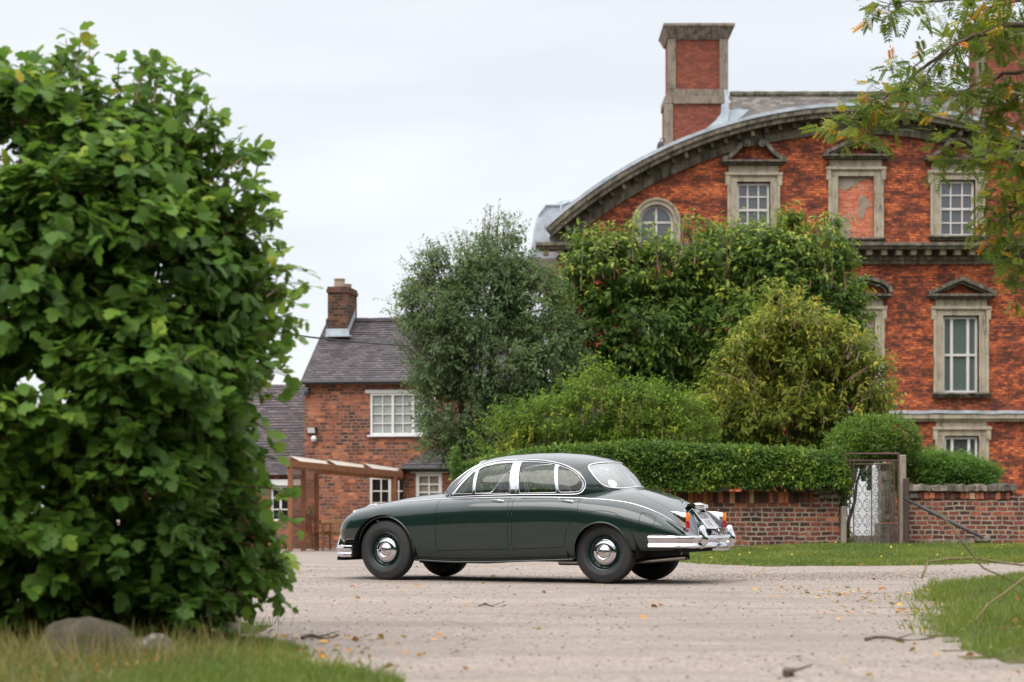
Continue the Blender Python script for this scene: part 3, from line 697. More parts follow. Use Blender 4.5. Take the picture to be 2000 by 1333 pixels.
# rear window trim and sticker, windscreen trim
def on_back(y, z):
    lo, hi = -1.555, -.98
    for _ in range(30):
        m_ = (lo+hi)/2
        if cab_y(m_, z) > abs(y) and zt(m_) > z: hi = m_
        else: lo = m_
    return (lo+hi)/2
def on_front(y, z):
    lo, hi = .28, .915
    for _ in range(30):
        m_ = (lo+hi)/2
        if cab_y(m_, z) > abs(y) and zt(m_) > z: lo = m_
        else: hi = m_
    return (lo+hi)/2
b = MB(); b.tube([Vector((on_back(y, z)-.003, y, z)) for y, z in dense(bl)], .010, 8, True); b.build('rear_window_trim', M['chrome'], rw, True)
b = MB(); b.tube([Vector((on_front(y, z)+.003, y, z)) for y, z in dense(ws)], .010, 8, True); b.build('windscreen_trim', M['chrome'], car, True)
b = MB(); pc = []
for k in range(24):
    t = 2*math.pi*k/24; y = .40+.042*math.cos(t); z = 1.105+.042*math.sin(t); pc.append((on_back(y, z)-.004, y, z))
b.add(pc, [tuple(range(24))]); b.build('window_sticker', M['sticker'], rw, fix=False)
# wipers
for y in (.30, -.18):
    b = MB(); b.tube([(on_front(y, 1.03)+.03, y, 1.0), (on_front(y+.1, 1.12)+.012, y+.12, 1.12), (on_front(y+.2, 1.2)+.01, y+.22, 1.19)], .004, 6); b.build('wiper', M['chrome'], car)
# wheels
def wheel(cx, yo, sgn, steer=0):
    w_ = empty('wheel', (cx, sgn*yo, .347)); w_.parent = car; w_.rotation_euler = (0, 0, steer)
    a = (0, sgn, 0)
    b = MB(); RT = .347
    prof = [(.198,-.07),(.21,-.085),(.255,-.098),(.30,-.094),(.328,-.078),(.3385,-.058),(.3395,-.046),(.3345,-.042),(.3345,-.038),(.3425,-.034),(.3435,-.018),(.337,-.015),(.337,-.011),(.3445,-.008),(.3445,.008),(.337,.011),(.337,.015),(.3435,.018),(.3425,.034),(.3345,.038),(.3345,.042),(.3395,.046),(.3385,.058),(.332,.070),(.322,.080),(.318,.0815),(.313,.0855),(.308,.086),(.29,.093),(.262,.0955),(.25,.0985),(.243,.0965),(.222,.088),(.207,.080),(.198,.070)]
    prof = [(r*RT/.3445, h*.93) for r, h in prof]
    b.lathe(prof, (0,0,0), a, 72); b.build('tyre', M['rubber'], w_, 'auto')
    b = MB(); b.lathe([(.2,-.07),(.2,.068),(.203,.074),(.206,.072),(.204,.064),(.192,.058),(.186,.04),(.180,.022),(.172,.014),(.160,.012),(.150,.022),(.140,.036),(.12,.040),(.0,.04)], (0,0,0), a, 64)
    for k in range(10):
        t = 2*math.pi*k/10; u = Vector((math.cos(t), 0, math.sin(t))); v = Vector((-math.sin(t), 0, math.cos(t)))
        c = u*.165 + Vector((0, sgn*.0165, 0)); b.add([c-u*.006-v*.012, c+u*.006-v*.012, c+u*.006+v*.012, c-u*.006+v*.012], [(0,1,2,3)], 1)
    b.build('rim', [M['paint_light'], M['under']], w_, 'auto')
    b = MB(); b.lathe([(.139,.036),(.141,.042),(.139,.048),(.134,.050),(.128,.058),(.118,.064),(.098,.068),(.086,.070),(.082,.078),(.078,.080),(.073,.078),(.069,.074),(.062,.078),(.048,.087),(.030,.093),(.014,.0955),(0,.096)], (0,0,0), a, 56)
    for k in range(2):
        t = math.pi*k; b.lathe([(0,.076),(.006,.075),(.008,.066)], (.110*math.cos(t), 0, .110*math.sin(t)), a, 10)
    b.build('hubcap', M['chrome'], w_, 'auto'); b = MB(); b.lathe([(.0,.0975),(.024,.0965),(.025,.0945)], (0,0,0), a, 20); b.build('badge', M['steel'], w_, 'auto')
    return w_
wheel(1.365, .70, 1, R(-4)); wheel(1.365, .70, -1, R(-4)); wheel(-1.362, .68, 1); wheel(-1.362, .68, -1)
# rear bumper: two-ridge blade swept round the tail
def sweep(path, prof, name, parent, m):
    "path: list of (x,y); prof: closed list of (outward, z)"
    b = MB(); n = len(path); P = [Vector((*p, 0)) for p in path]; k = len(prof); vs = []
    for i, p in enumerate(P):
        d = (P[min(i+1, n-1)]-P[max(i-1, 0)]).normalized(); nn = Vector((d.y, -d.x, 0))
        for o_, z in prof: vs.append(p + nn*o_ + Vector((0, 0, z)))
    fs = [(i*k+j, i*k+(j+1) % k, (i+1)*k+(j+1) % k, (i+1)*k+j) for i in range(n-1) for j in range(k)]
    fs += [tuple(range(k)), tuple((n-1)*k+j for j in range(k-1, -1, -1))]
    b.add(vs, fs); return b.build(name, m, parent, 'auto')
def chaik(p, n=3):
    for _ in range(n):
        q = [p[0]]
        for a, c in zip(p[:-1], p[1:]): q += [(a[0]*.75+c[0]*.25, a[1]*.75+c[1]*.25), (a[0]*.25+c[0]*.75, a[1]*.25+c[1]*.75)]
        p = q + [p[-1]]
    return p
hp = [(-1.93,.845),(-2.05,.845),(-2.21,.825),(-2.34,.72),(-2.39,.5),(-2.42,.25),(-2.425,0)]
path = chaik(hp + [(x, -y) for x, y in reversed(hp[:-1])])
prof = [(0,.400),(.016,.404),(.022,.416),(.018,.432),(.006,.446),(.003,.456),(.006,.466),(.020,.478),(.028,.495),(.028,.512),(.018,.528),(0,.534),(-.012,.528),(-.008,.47),(-.012,.404)]
rb = sweep(path, prof, 'rear_bumper', car, M['chrome'])
hp = [(1.77,.83),(1.90,.80),(2.03,.72),(2.14,.5),(2.19,.25),(2.2,0)]
path = chaik(hp + [(x, -y) for x, y in reversed(hp[:-1])])
prof = [(0,.262),(-.018,.268),(-.026,.285),(-.022,.305),(-.008,.32),(-.008,.332),(-.022,.345),(-.026,.365),(-.02,.388),(-.004,.398),(.01,.39),(.006,.33),(.01,.27)]
fb = sweep(path, prof, 'front_bumper', car, M['chrome'])
def overrider(x, y, z0, z1, fwd, parent):
    b = MB(); n = 14; vs = []; k = 14
    for i in range(n):
        t = i/(n-1); z = z0+(z1-z0)*t; s_ = math.sin(math.pi*min(1, max(0, t*.98+.01)))**.30
        bulge = (.050+.030*math.exp(-((t-.36)/.30)**2)); wd = .046*s_*(1-.12*t); cxo = fwd*(bulge*.5 + (.02*t**2))
        for j in range(k):
            a = 2*math.pi*j/k; vs.append((x + cxo + fwd*bulge*s_*math.cos(a), y + wd*math.sin(a), z))
    fs = [(i*k+j, i*k+(j+1) % k, (i+1)*k+(j+1) % k, (i+1)*k+j) for i in range(n-1) for j in range(k)] + [tuple(range(k)), tuple((n-1)*k+j for j in range(k))]
    b.add(vs, fs); b.build('overrider', M['chrome'], parent, True)
for s_ in (1, -1):
    overrider(-2.35, s_*.44, .385, .64, -1, rb); overrider(2.11, s_*.40, .27, .545, 1, fb)
# tow ball with socket and coupling pin behind the number plate
b = MB(); b.box(-2.5, -2.2, -.03, .03, .36, .385); b.lathe([(0,.09),(.018,.086),(.025,.07),(.018,.052),(.012,.05),(.012,0),(.03,0)], (-2.53, 0, .385), (0,0,1), 16); b.box(-2.56,-2.4,-.04,.04,.37,.39)
b.lathe([(0,.0),(.03,0),(.03,.06),(0,.06)], (-2.49,-.12,.42), (0,0,1), 14); b.build('tow_ball', M['chrome'], car, 'auto')
# number plate, lamp above it
pl_c = Vector((-2.245, 0, .685)); ang = math.atan2(.20, .165)
pu = Vector((-math.cos(ang), 0, -math.sin(ang))); pn = Vector((-math.sin(ang), 0, math.cos(ang))); pc = pl_c + pn*.032
def pq(a, c, o=0): return pc + Vector((0, 1, 0))*a + pu*c + pn*o       # a to the left (+y), c downwards
b = MB()
def pbox(a0, a1, c0, c1, o0, o1, mb): mb.hexa([pq(a0,c0,o0), pq(a1,c0,o0), pq(a1,c1,o0), pq(a0,c1,o0), pq(a0,c0,o1), pq(a1,c0,o1), pq(a1,c1,o1), pq(a0,c1,o1)])
pbox(-.165, .165, -.10, .12, -.006, 0, b); np_ = b.build('number_plate', M['plate'], bl_o, False)
b = MB(); pbox(-.185, .185, .12, .14, -.03, .012, b); pbox(-.185, -.170, -.15, .14, -.05, .01, b); pbox(.170, .185, -.15, .14, -.05, .01, b); b.build('plate_frame', M['chrome'], bl_o, False, .003)
for s_, txt in ((-.048, 'KLM'), (.062, '11E')):
    cu = bpy.data.curves.new('plate_text', 'FONT'); cu.body = txt; cu.size = .118; cu.align_x = 'CENTER'; cu.align_y = 'CENTER'; cu.extrude = .0015; cu.offset = .002; cu.space_character = 1.15
    to = bpy.data.objects.new('tmp', cu); COL.objects.link(to); dg = bpy.context.evaluated_depsgraph_get(); me = bpy.data.meshes.new_from_object(to.evaluated_get(dg)); bpy.data.objects.remove(to)
    me.materials.clear(); me.materials.append(M['ink']); o = link('plate_lettering', me, np_)
    # text x runs to the right as seen from behind = towards -y ... seen from the rear, left side of the car is on the left
    X = Vector((0, -1, 0)); Y = -pu; Z = pn; c = pq(0, s_, .002)
    o.matrix_local = Matrix(((X.x, Y.x, Z.x, c.x), (X.y, Y.y, Z.y, c.y), (X.z, Y.z, Z.z, c.z), (0, 0, 0, 1)))
b = MB(); cc = Vector((-2.13, 0, .868)); n = 9; vs = []; prof = [(-.02,.012),(.11,.022),(.15,.0),(.15,-.035),(.12,-.055),(.02,-.045),(-.05,-.02)]
for i in range(n):
    y = -.15 + .30*i/(n-1); s_ = (1-(abs(y)/.152)**4)**.5*.6+.4
    for a_, z_ in prof: vs.append((cc.x - a_*s_, y, cc.z + z_*s_))
k = len(prof); b.add(vs, [(i*k+j, i*k+(j+1) % k, (i+1)*k+(j+1) % k, (i+1)*k+j) for i in range(n-1) for j in range(k)] + [tuple(range(k)), tuple((n-1)*k+j for j in range(k))])
b.build('plate_lamp', M['chrome'], bl_o, 'auto')
b = MB(); b.lathe([(0,.03),(.015,.03),(.02,0)], (-1.99, 0, .895), (-.4,0,1), 12); b.tube([(-1.99,-.04,.918),(-1.99,.04,.918)], .008); b.build('boot_handle', M['chrome'], bl_o, 'auto')
# tail lamps
for s_ in (1, -1):
    y0 = .585
    b = MB(); H = [((-2.06, y0+.0, .80, .004), ), ]
    ring = []
    # housing sections from the tip (front, top) back to the lens face
    secs = [(-2.075, .795, .786, .006), (-2.12, .797, .735, .026), (-2.17, .795, .675, .038), (-2.215, .790, .615, .045), (-2.245, .785, .575, .047), (-2.275, .775, .560, .046)]
    vs = []; k = 12
    for x, zt_, zb_, hw in secs:
        for j in range(k):
            a = 2*math.pi*j/k; ca, sa = math.cos(a), math.sin(a); e = .6
            vs.append((x - (.0 if x > -2.27 else 0) , s_*y0 + hw*math.copysign(abs(ca)**e, ca), (zt_+zb_)/2 + (zt_-zb_)/2*math.copysign(abs(sa)**e, sa)))
    b.add(vs, [(i*k+j, i*k+(j+1) % k, (i+1)*k+(j+1) % k, (i+1)*k+j) for i in range(len(secs)-1) for j in range(k)] + [tuple(range(k)), tuple((len(secs)-1)*k+j for j in range(k))])
    tl = b.build('tail_lamp', M['chrome'], car, 'auto')
    def lens(z0_, z1_, m, nm, d=.03, hw=.038):
        b = MB(); vs = []; n = 7
        for i in range(n):
            t = i/(n-1); z = z0_+(z1_-z0_)*t
            for j in range(9):
                a = math.pi*j/8; xb = -2.268 - .006*(z < .69); vs.append((xb - (-.022 if z > .69 else 0)*0 - d*math.sin(a)*(1-.25*abs(2*t-1)**4), s_*y0 + hw*(1-.28*(.775-z)/.165)*math.cos(a), z))
        b.add(vs, [(i*9+j, i*9+j+1, (i+1)*9+j+1, (i+1)*9+j) for i in range(n-1) for j in range(8)] + [tuple(range(9)), tuple((n-1)*9+j for j in range(9))]); b.build(nm, m, tl, 'auto')
    lens(.690, .775, M['orange'], 'indicator_lens', .036); lens(.610, .6895, M['red'], 'brake_lens', .033)
    b = MB(); b.lathe([(0,.024),(.009,.02),(.013,.01),(.014,0)], (-2.272, s_*y0, .588), (-1,0,0), 14); b.build('reflector', M['red'], tl, True)
# exhausts, grille, headlamps (front is turned away but real)
for y in (.42, .34):
    b = MB(); b.tube([(-1.2,y,.22),(-1.68,y,.245),(-2.2,y,.295)], .032, 12, caps=False); b.tube([(-2.2,y,.295),(-1.9,y,.266)], .027, 12, caps=False); b.lathe([(0,0),(.027,0)], (-2.12,y,.287), (1,0,0), 12); b.build('exhaust_pipe', M['steel'], car, 'auto')
b = MB(); b.tube([(-.72,.5,.235),(-1.05,.5,.235)], .045, 12); b.build('silencer', M['steel'], car, 'auto')
b = MB(); b.strip([(-.17+.0,.42),(-.17,.72),(-.1,.79),(0,.81),(.1,.79),(.17,.72),(.17,.42)], .02, -2.175, -2.12)
for x in np.linspace(-.15, .15, 15): b.box(x-.003, x+.003, -2.165, -2.13, .42, .74)
vs = [(-y, x, z) for x, y, z in b.v]; b.v = vs; b.build('grille', M['chrome'], car)
for s_ in (1, -1):
    b = MB(); b.lathe([(0,.03),(.05,.024),(.085,.008),(.095,0),(.1,-.03)], (2.035, s_*.46, .64), (1,0,0), 24); b.build('headlight', M['chrome'], car, 'auto')
b = MB(); b.tube([(2.10,0,.82),(2.03,0,.855),(1.93,0,.875),(1.88,0,.872)], [.008,.013,.01,.006], 8); b.build('bonnet_mascot', M['chrome'], car, True)
b = MB(); b.box(2.0,2.1,-.62,.62,.22,.26); b.build('front_valance', M['under'], car)

# ================================================================ GROUND
def smooth(t): t = np.clip(t, 0, 1); return t*t*(3-2*t)
def gpt(px, py): Y = FPX*CAM_H/(py-HOR); return ((px-1000)*Y/FPX, Y)
# grass areas as plan polygons
verge_right = [gpt(1795, 1160), gpt(1870, 1140), gpt(1935, 1128), gpt(2020, 1120), gpt(2400, 1120), (9.5, 9.0), (3.05, 8.9), gpt(1990, 1296), gpt(1895, 1285), gpt(1835, 1258), gpt(1805, 1232), gpt(1860, 1205), gpt(1850, 1185), gpt(1800, 1172)]
verge_left = [gpt(-50, 1190), gpt(300, 1188), gpt(430, 1192), gpt(450, 1215), gpt(490, 1250), gpt(560, 1272), gpt(635, 1300), gpt(690, 1333), (-.95, 7.5), (-7, 7.5), (-9, 13)]
bank = [(1.2, 34.6), gpt(1335, 1098), gpt(1420, 1103), gpt(1500, 1107), gpt(1700, 1105), gpt(1850, 1103), gpt(2010, 1101), (12, 29.6), (40, 30), (40, 63), (-2.2, 63), (-2.2, 36.3), (1.2, 36.2)]
def ragged(f, k=1.0): return lambda A: f(A) + k*(.10*np.sin(A[:, 0]*5.1+1)+.09*np.sin(A[:, 1]*3.3+A[:, 0]*2)+.06*np.sin(A[:, 1]*9.7+A[:, 0]*7)+.04*np.sin(A[:, 0]*17+A[:, 1]*13))
Fvr, Fvl, Fbk = ragged(poly_sd(verge_right)), ragged(poly_sd(verge_left)), poly_sd(bank)
def gz(x, y):
    x = np.atleast_1d(np.asarray(x, float)); y = np.atleast_1d(np.asarray(y, float)); A = np.stack([x, y], 1)
    z = -.0075*np.clip(y-28, 0, 40)*(1-smooth((x-0)/6))
    z = z + smooth(-Fbk(A)/4.5)*.14 + .03*smooth(-Fbk(A)/.4)*(y < 36)
    z = z + smooth(-Fvr(A)/.8)*.07 + smooth(-Fvr(A)/3.0)*.12
    z = z + smooth(-Fvl(A)/.7)*.03 + smooth(-Fvl(A)/2.5)*.02
    z = z + .012*np.sin(x*1.3+1)*np.sin(y*.7+x*.4)*(np.hypot(x, (y-23)) > 4)
    return z
def gz1(x, y): return float(gz(x, y)[0])
gx = np.concatenate([np.linspace(-260, -14, 14)[:-1], np.arange(-14, 16, .16), np.linspace(16, 260, 14)])
gy = np.concatenate([np.linspace(-60, 6, 12)[:-1], np.arange(6, 38, .14), np.arange(38, 64, 1.0), np.linspace(66, 600, 16)])
XX, YY = np.meshgrid(gx, gy); ZZ = gz(XX.ravel(), YY.ravel())
V = np.stack([XX.ravel(), YY.ravel(), ZZ], 1); nx = len(gx); ny = len(gy)
ii, jj = np.meshgrid(np.arange(nx-1), np.arange(ny-1)); a = (jj*nx+ii).ravel(); Fq = np.stack([a, a+1, a+1+nx, a+nx], 1)
cen = V[Fq].mean(axis=1)[:, :2]; inner = np.minimum(np.minimum(Fvr(cen), Fvl(cen)), Fbk(cen)) < 0
def grid_obj(name, F, m):
    used = np.unique(F); mp = np.zeros(len(V), int); mp[used] = np.arange(len(used))
    me = bpy.data.meshes.new(name); me.from_pydata(V[used].tolist(), [], mp[F].tolist()); me.materials.append(m); me.polygons.foreach_set('use_smooth', [True]*len(me.polygons))
    o = link(name, me); tag(o, kind='structure'); return o
grid_obj('ground', Fq[~inner], M['road']); grid_obj('verge', Fq[inner], M['soil'])

# ---------------------------------------------------------------- leaf and blade clouds
T_QUAD = (np.array([(0,0,0),(.45,.2,.04),(1,0,-.06),(.45,-.2,.04)]), [(0,2,1),(0,3,2)])
T_OVAL = (np.array([(0,0,0),(.33,0,-.02),(.70,0,-.04),(1,0,-.14),(.28,.19,.05),(.66,.17,.03),(.28,-.19,.05),(.66,-.17,.03)]), [(0,1,4),(1,2,5,4),(2,3,5),(0,6,1),(1,6,7,2),(2,7,3)])
T_LOBE = (np.array([(0,0,0),(.32,0,-.01),(.62,0,-.03),(1.0,0,-.16),(.06,.20,.04),(.20,.30,.05),(.50,.50,.0),(.55,.27,.02),(.80,.27,-.04),(.06,-.20,.04),(.20,-.30,.05),(.50,-.50,.0),(.55,-.27,.02),(.80,-.27,-.04)]),
          [(0,1,5,4),(1,7,6,5),(1,2,8,7),(2,3,8),(0,9,10,1),(1,10,11,12),(1,12,13,2),(2,13,3)])
T_BLADE = (np.array([(0,.05,0),(0,-.05,0),(.55,-.035,.04),(.55,.035,.04),(1,0,.17)]), [(0,1,2,3),(3,2,4)])
def norm(a): return a/np.maximum(np.linalg.norm(a, axis=1, keepdims=True), 1e-9)
def cloud(name, P, D, Nn, size, tint, tmpl, m, parent=None, wid=1.0):
    Tv, Tf = tmpl; n = len(P); k = len(Tv); D = norm(D); B = norm(np.cross(Nn, D)); Nn = np.cross(D, B)
    sz = np.broadcast_to(np.asarray(size, float), (n,))[:, None, None]; wd = np.broadcast_to(np.asarray(wid, float), (n,))[:, None, None]
    Vt = P[:, None, :] + sz*(Tv[None, :, 0:1]*D[:, None, :] + Tv[None, :, 1:2]*wd*B[:, None, :] + Tv[None, :, 2:3]*Nn[:, None, :])
    off = origin_of(parent)
    if off is not None: Vt = Vt - np.array(off)
    base = (np.arange(n)*k)[:, None]; loops = np.concatenate([(base + np.array(f)[None, :]) for f in Tf], axis=1)   # (n, sum)
    lens = [len(f) for f in Tf]; tot = sum(lens); me = bpy.data.meshes.new(name); me.vertices.add(n*k); me.vertices.foreach_set('co', Vt.astype(np.float32).ravel())
    me.loops.add(n*tot); me.loops.foreach_set('vertex_index', loops.astype(np.int32).ravel())
    starts = np.concatenate([[0], np.cumsum(lens)[:-1]]); st = (np.arange(n)[:, None]*tot + starts[None, :]).ravel()
    me.polygons.add(n*len(Tf)); me.polygons.foreach_set('loop_start', st.astype(np.int32))
    me.update(calc_edges=True); me.validate(); me.materials.append(m)
    at = me.attributes.new('tint', 'FLOAT', 'POINT'); at.data.foreach_set('value', np.repeat(np.asarray(tint, np.float32), k))
    return link(name, me, parent)
def fbm(P, s, seed=0):
    return np.array([mnoise.noise(Vector((p[0]*s+seed, p[1]*s, p[2]*s))) for p in P])
def tips(lobes, n, rough=.16, ns=2.2, seed=0, shell=.16, front=None, hol=.80, g=9, cr=.26):
    "clusters of g twig tips round the ends of branches on a lumpy union of ellipsoids"
    m_ = max(8, n//g); C_, E_ = tips1(lobes, m_, rough, ns, seed, shell, front, hol)
    k = len(C_); q = rng.normal(size=(k, g, 3)); q /= np.linalg.norm(q, axis=-1, keepdims=True); sgn = (q*E_[:, None, :]).sum(-1, keepdims=True); q = np.where(sgn < -.25, -q, q)
    r = cr*rng.uniform(.55, 1.35, (k, 1, 1))*rng.uniform(.35, 1.0, (k, g, 1)); P = C_[:, None, :]+q*r*[1.15, 1.15, .7]; D = E_[:, None, :]*.7+q*.8
    return P.reshape(-1, 3), norm(D.reshape(-1, 3))
def tips1(lobes, n, rough=.16, ns=2.2, seed=0, shell=.16, front=None, hol=.80):
    "branch ends on a lumpy union of ellipsoids; lobes: (x,y,z,rx,ry,rz)"
    L = np.array(lobes, float); area = (L[:, 3]*L[:, 5]+L[:, 4]*L[:, 5]+L[:, 3]*L[:, 4]); pr = area/area.sum()
    out = []; dirs = []
    while sum(len(o) for o in out) < n:
        k = rng.choice(len(L), n, p=pr); d = norm(rng.normal(size=(n, 3))); l = L[k]
        rr = 1-np.abs(rng.normal(0, shell, n)); P = l[:, :3] + d*l[:, 3:]*rr[:, None]
        bump = np.array([mnoise.noise(Vector((p[0]*ns+seed, p[1]*ns, p[2]*ns))) for p in P]); P = l[:, :3] + (P-l[:, :3])*(1+rough*bump[:, None]*1.6)
        q = ((P[:, None, :]-L[None, :, :3])/L[None, :, 3:]); q = np.sqrt((q**2).sum(-1)); q[np.arange(n), k] = 9; keep = (q.min(axis=1) > hol) | (rng.random(n) < .08)
        if front is not None: keep &= (d[:, 1] < front) | (rng.random(n) < .25)
        keep &= P[:, 2] > .1
        out.append(P[keep]); nd = norm(d/l[:, 3:]*l[:, 3:].mean(axis=1, keepdims=True)); dirs.append(nd[keep])
    return np.concatenate(out)[:n], np.concatenate(dirs)[:n]
def sprays(P, D, k, L, up=.25, droop=0., spread=.9, leafdroop=.2, jit=.03):
    "leaves set along a short shoot at every tip"
    n = len(P); S = norm(D + np.array([0, 0, up]) + rng.normal(0, .28, (n, 3)))
    t = (np.arange(k)+.5)/k; t = np.broadcast_to(t, (n, k)) + rng.normal(0, .05, (n, k)); LL = (np.asarray(L)*(.45+.5*rng.random(n)+.9*rng.random(n)**4))[:, None]
    pos = P[:, None, :] + S[:, None, :]*(t*LL)[:, :, None] + np.array([0, 0, -1])*(droop*(t**2)*LL)[:, :, None] + rng.normal(0, jit, (n, k, 3))
    side = rng.normal(size=(n, k, 3)); side -= (side*S[:, None, :]).sum(-1, keepdims=True)*S[:, None, :]; side = side/np.linalg.norm(side, axis=-1, keepdims=True)
    ld = S[:, None, :]*(.35+.5*t[:, :, None]) + side*spread + np.array([0, 0, -leafdroop])
    nn = np.array([0, 0, 1.0]) + D[:, None, :]*.45 + rng.normal(0, .35, (n, k, 3))
    return pos.reshape(-1, 3), ld.reshape(-1, 3), nn.reshape(-1, 3), t.reshape(-1), S
def lob(px, py, rx, rz, Y, ry): s = Y/FPX; p = W(px, py, Y); return (p.x, p.y, p.z, rx*s, ry, rz*s)
def limbs(b, base, lobes, r0, r1=.02, lean=.4, seed=1, mi=0):
    rr = random.Random(seed)
    for l in lobes:
        e = Vector(l[:3]); s_ = Vector(base) + Vector((rr.uniform(-.1, .1), rr.uniform(-.1, .1), 0)); pts = []
        for k in range(7):
            t = k/6; p = s_.lerp(e, t); p.z = s_.z + (e.z-s_.z)*(t**.85); p += Vector((rr.uniform(-1, 1), rr.uniform(-1, 1), 0))*.07*(e-s_).length*math.sin(math.pi*t)*lean; pts.append(p)
        b.tube(pts, [r0*(1-k/6)+r1*(k/6) for k in range(7)], 7, mi=mi)
        for k in range(5):          # side limbs into the crown
            d = Vector((rr.gauss(0,1), rr.gauss(0,1), rr.gauss(.3,.8))).normalized(); q = e + Vector((d.x*l[3], d.y*l[4], d.z*l[5]))*.85; m = pts[4+k % 3]
            b.tube([m, (m+q)/2 + Vector((rr.uniform(-.1, .1), 0, .05)), q], [r1*1.1, r1*.7, r1*.3], 5, mi=mi)

# ================================================================ GREAT HOUSE
HY = 66.0; hs = HY/FPX
def hx(px): return (px-1000)*hs
def hz(py): return CAM_H + (HOR-py)*hs
AX = 1672.
house = thing('country_house', (hx(AX), HY, 0), 'large old red brick country house with a curved stone gable and tall chimney', 'house')
arc_c = (hx(AX), hz(1116.))
def arc(r, a0, a1, n=60): return [(arc_c[0]+r*hs*math.sin(R(a)), arc_c[1]+r*hs*math.cos(R(a))) for a in np.linspace(a0, a1, n)]
OPEN = [('sash', 1438, 1505, 356, 462), ('blocked', 1635, 1707, 345, 466), ('sash', 1834, 1905, 352, 462), ('sash', 2034, 2105, 352, 462),
        ('blocked', 1643, 1709, 617, 768), ('tall', 1840, 1912, 617, 768), ('tall', 2040, 2112, 617, 768), ('tall', 1440, 1512, 617, 768),
        ('low', 1843, 1912, 852, 975), ('low', 1645, 1712, 852, 975), ('low', 2043, 2112, 852, 975), ('tall', 1245, 1317, 617, 768)]
def rect(o): _, a, b_, c, d = o; return [(hx(a), hz(d)), (hx(b_), hz(d)), (hx(b_), hz(c)), (hx(a), hz(c))]
rc = (1282., 434.); rr_ = 34.
def rwin(r, base=478, n=22): return [(hx(rc[0]+r), hz(base))] + [(hx(rc[0]+r*math.cos(t)), hz(rc[1]-r*math.sin(t))) for t in np.linspace(0, math.pi, n)] + [(hx(rc[0]-r), hz(base))]
xl, xr = hx(1092), hx(2252)
def arch_x_at(r, z): return math.acos(min(1, (z-arc_c[1])/(r*hs)))
a1 = math.degrees(math.asin((1672-1092)/868.))
outer = [(xl, -.3), (xr, -.3)] + list(reversed(arc(868, -a1, a1, 70)))
outer[2] = (xr, outer[2][1]); outer[-1] = (xl, outer[-1][1])
holes = [rect(o) for o in OPEN] + [rwin(rr_)]
def holed(b, outer, holes, y, mi=0):
    loops = [[Vector((x, z, 0)) for x, z in outer]] + [[Vector((x, z, 0)) for x, z in h] for h in holes]
    tri = tessellate_polygon(loops); flat = [p for l in loops for p in l]; b.add([(p.x, y, p.y) for p in flat], [tuple(t) for t in tri], mi)
def reveal(b, h, y0, y1, mi=0):
    n = len(h); b.add([(x, y0, z) for x, z in h]+[(x, y1, z) for x, z in h], [(i, (i+1) % n, n+(i+1) % n, n+i) for i in range(n)], mi)
b = MB(); holed(b, outer, holes, HY)
for h in holes: reveal(b, h, HY, HY+.28)
b.add([(xl, HY, -.3), (xl, HY+14, -.3), (xl, HY+14, hz(480)), (xl, HY, hz(480))], [(0,1,2,3)]); b.add([(xr, HY, -.3), (xr, HY+14, -.3), (xr, HY+14, hz(480)), (xr, HY, hz(480))], [(0,3,2,1)])
b.add([(x, HY+14, z) for x, z in outer], [tuple(range(len(outer)))])
b.build('wall', M['brick_house'], house, fix=False)
# dark rooms behind the openings
b = MB(); b.box(xl+.3, xr-.3, HY+.9, HY+1.0, 0, hz(478)); b.box(hx(1240), hx(1330), HY+.9, HY+1.0, hz(478), hz(395)); b.box(hx(1420), hx(1925), HY+.9, HY+1.0, hz(478), hz(335)); b.build('room_darkness', M['pane_dark'], house)
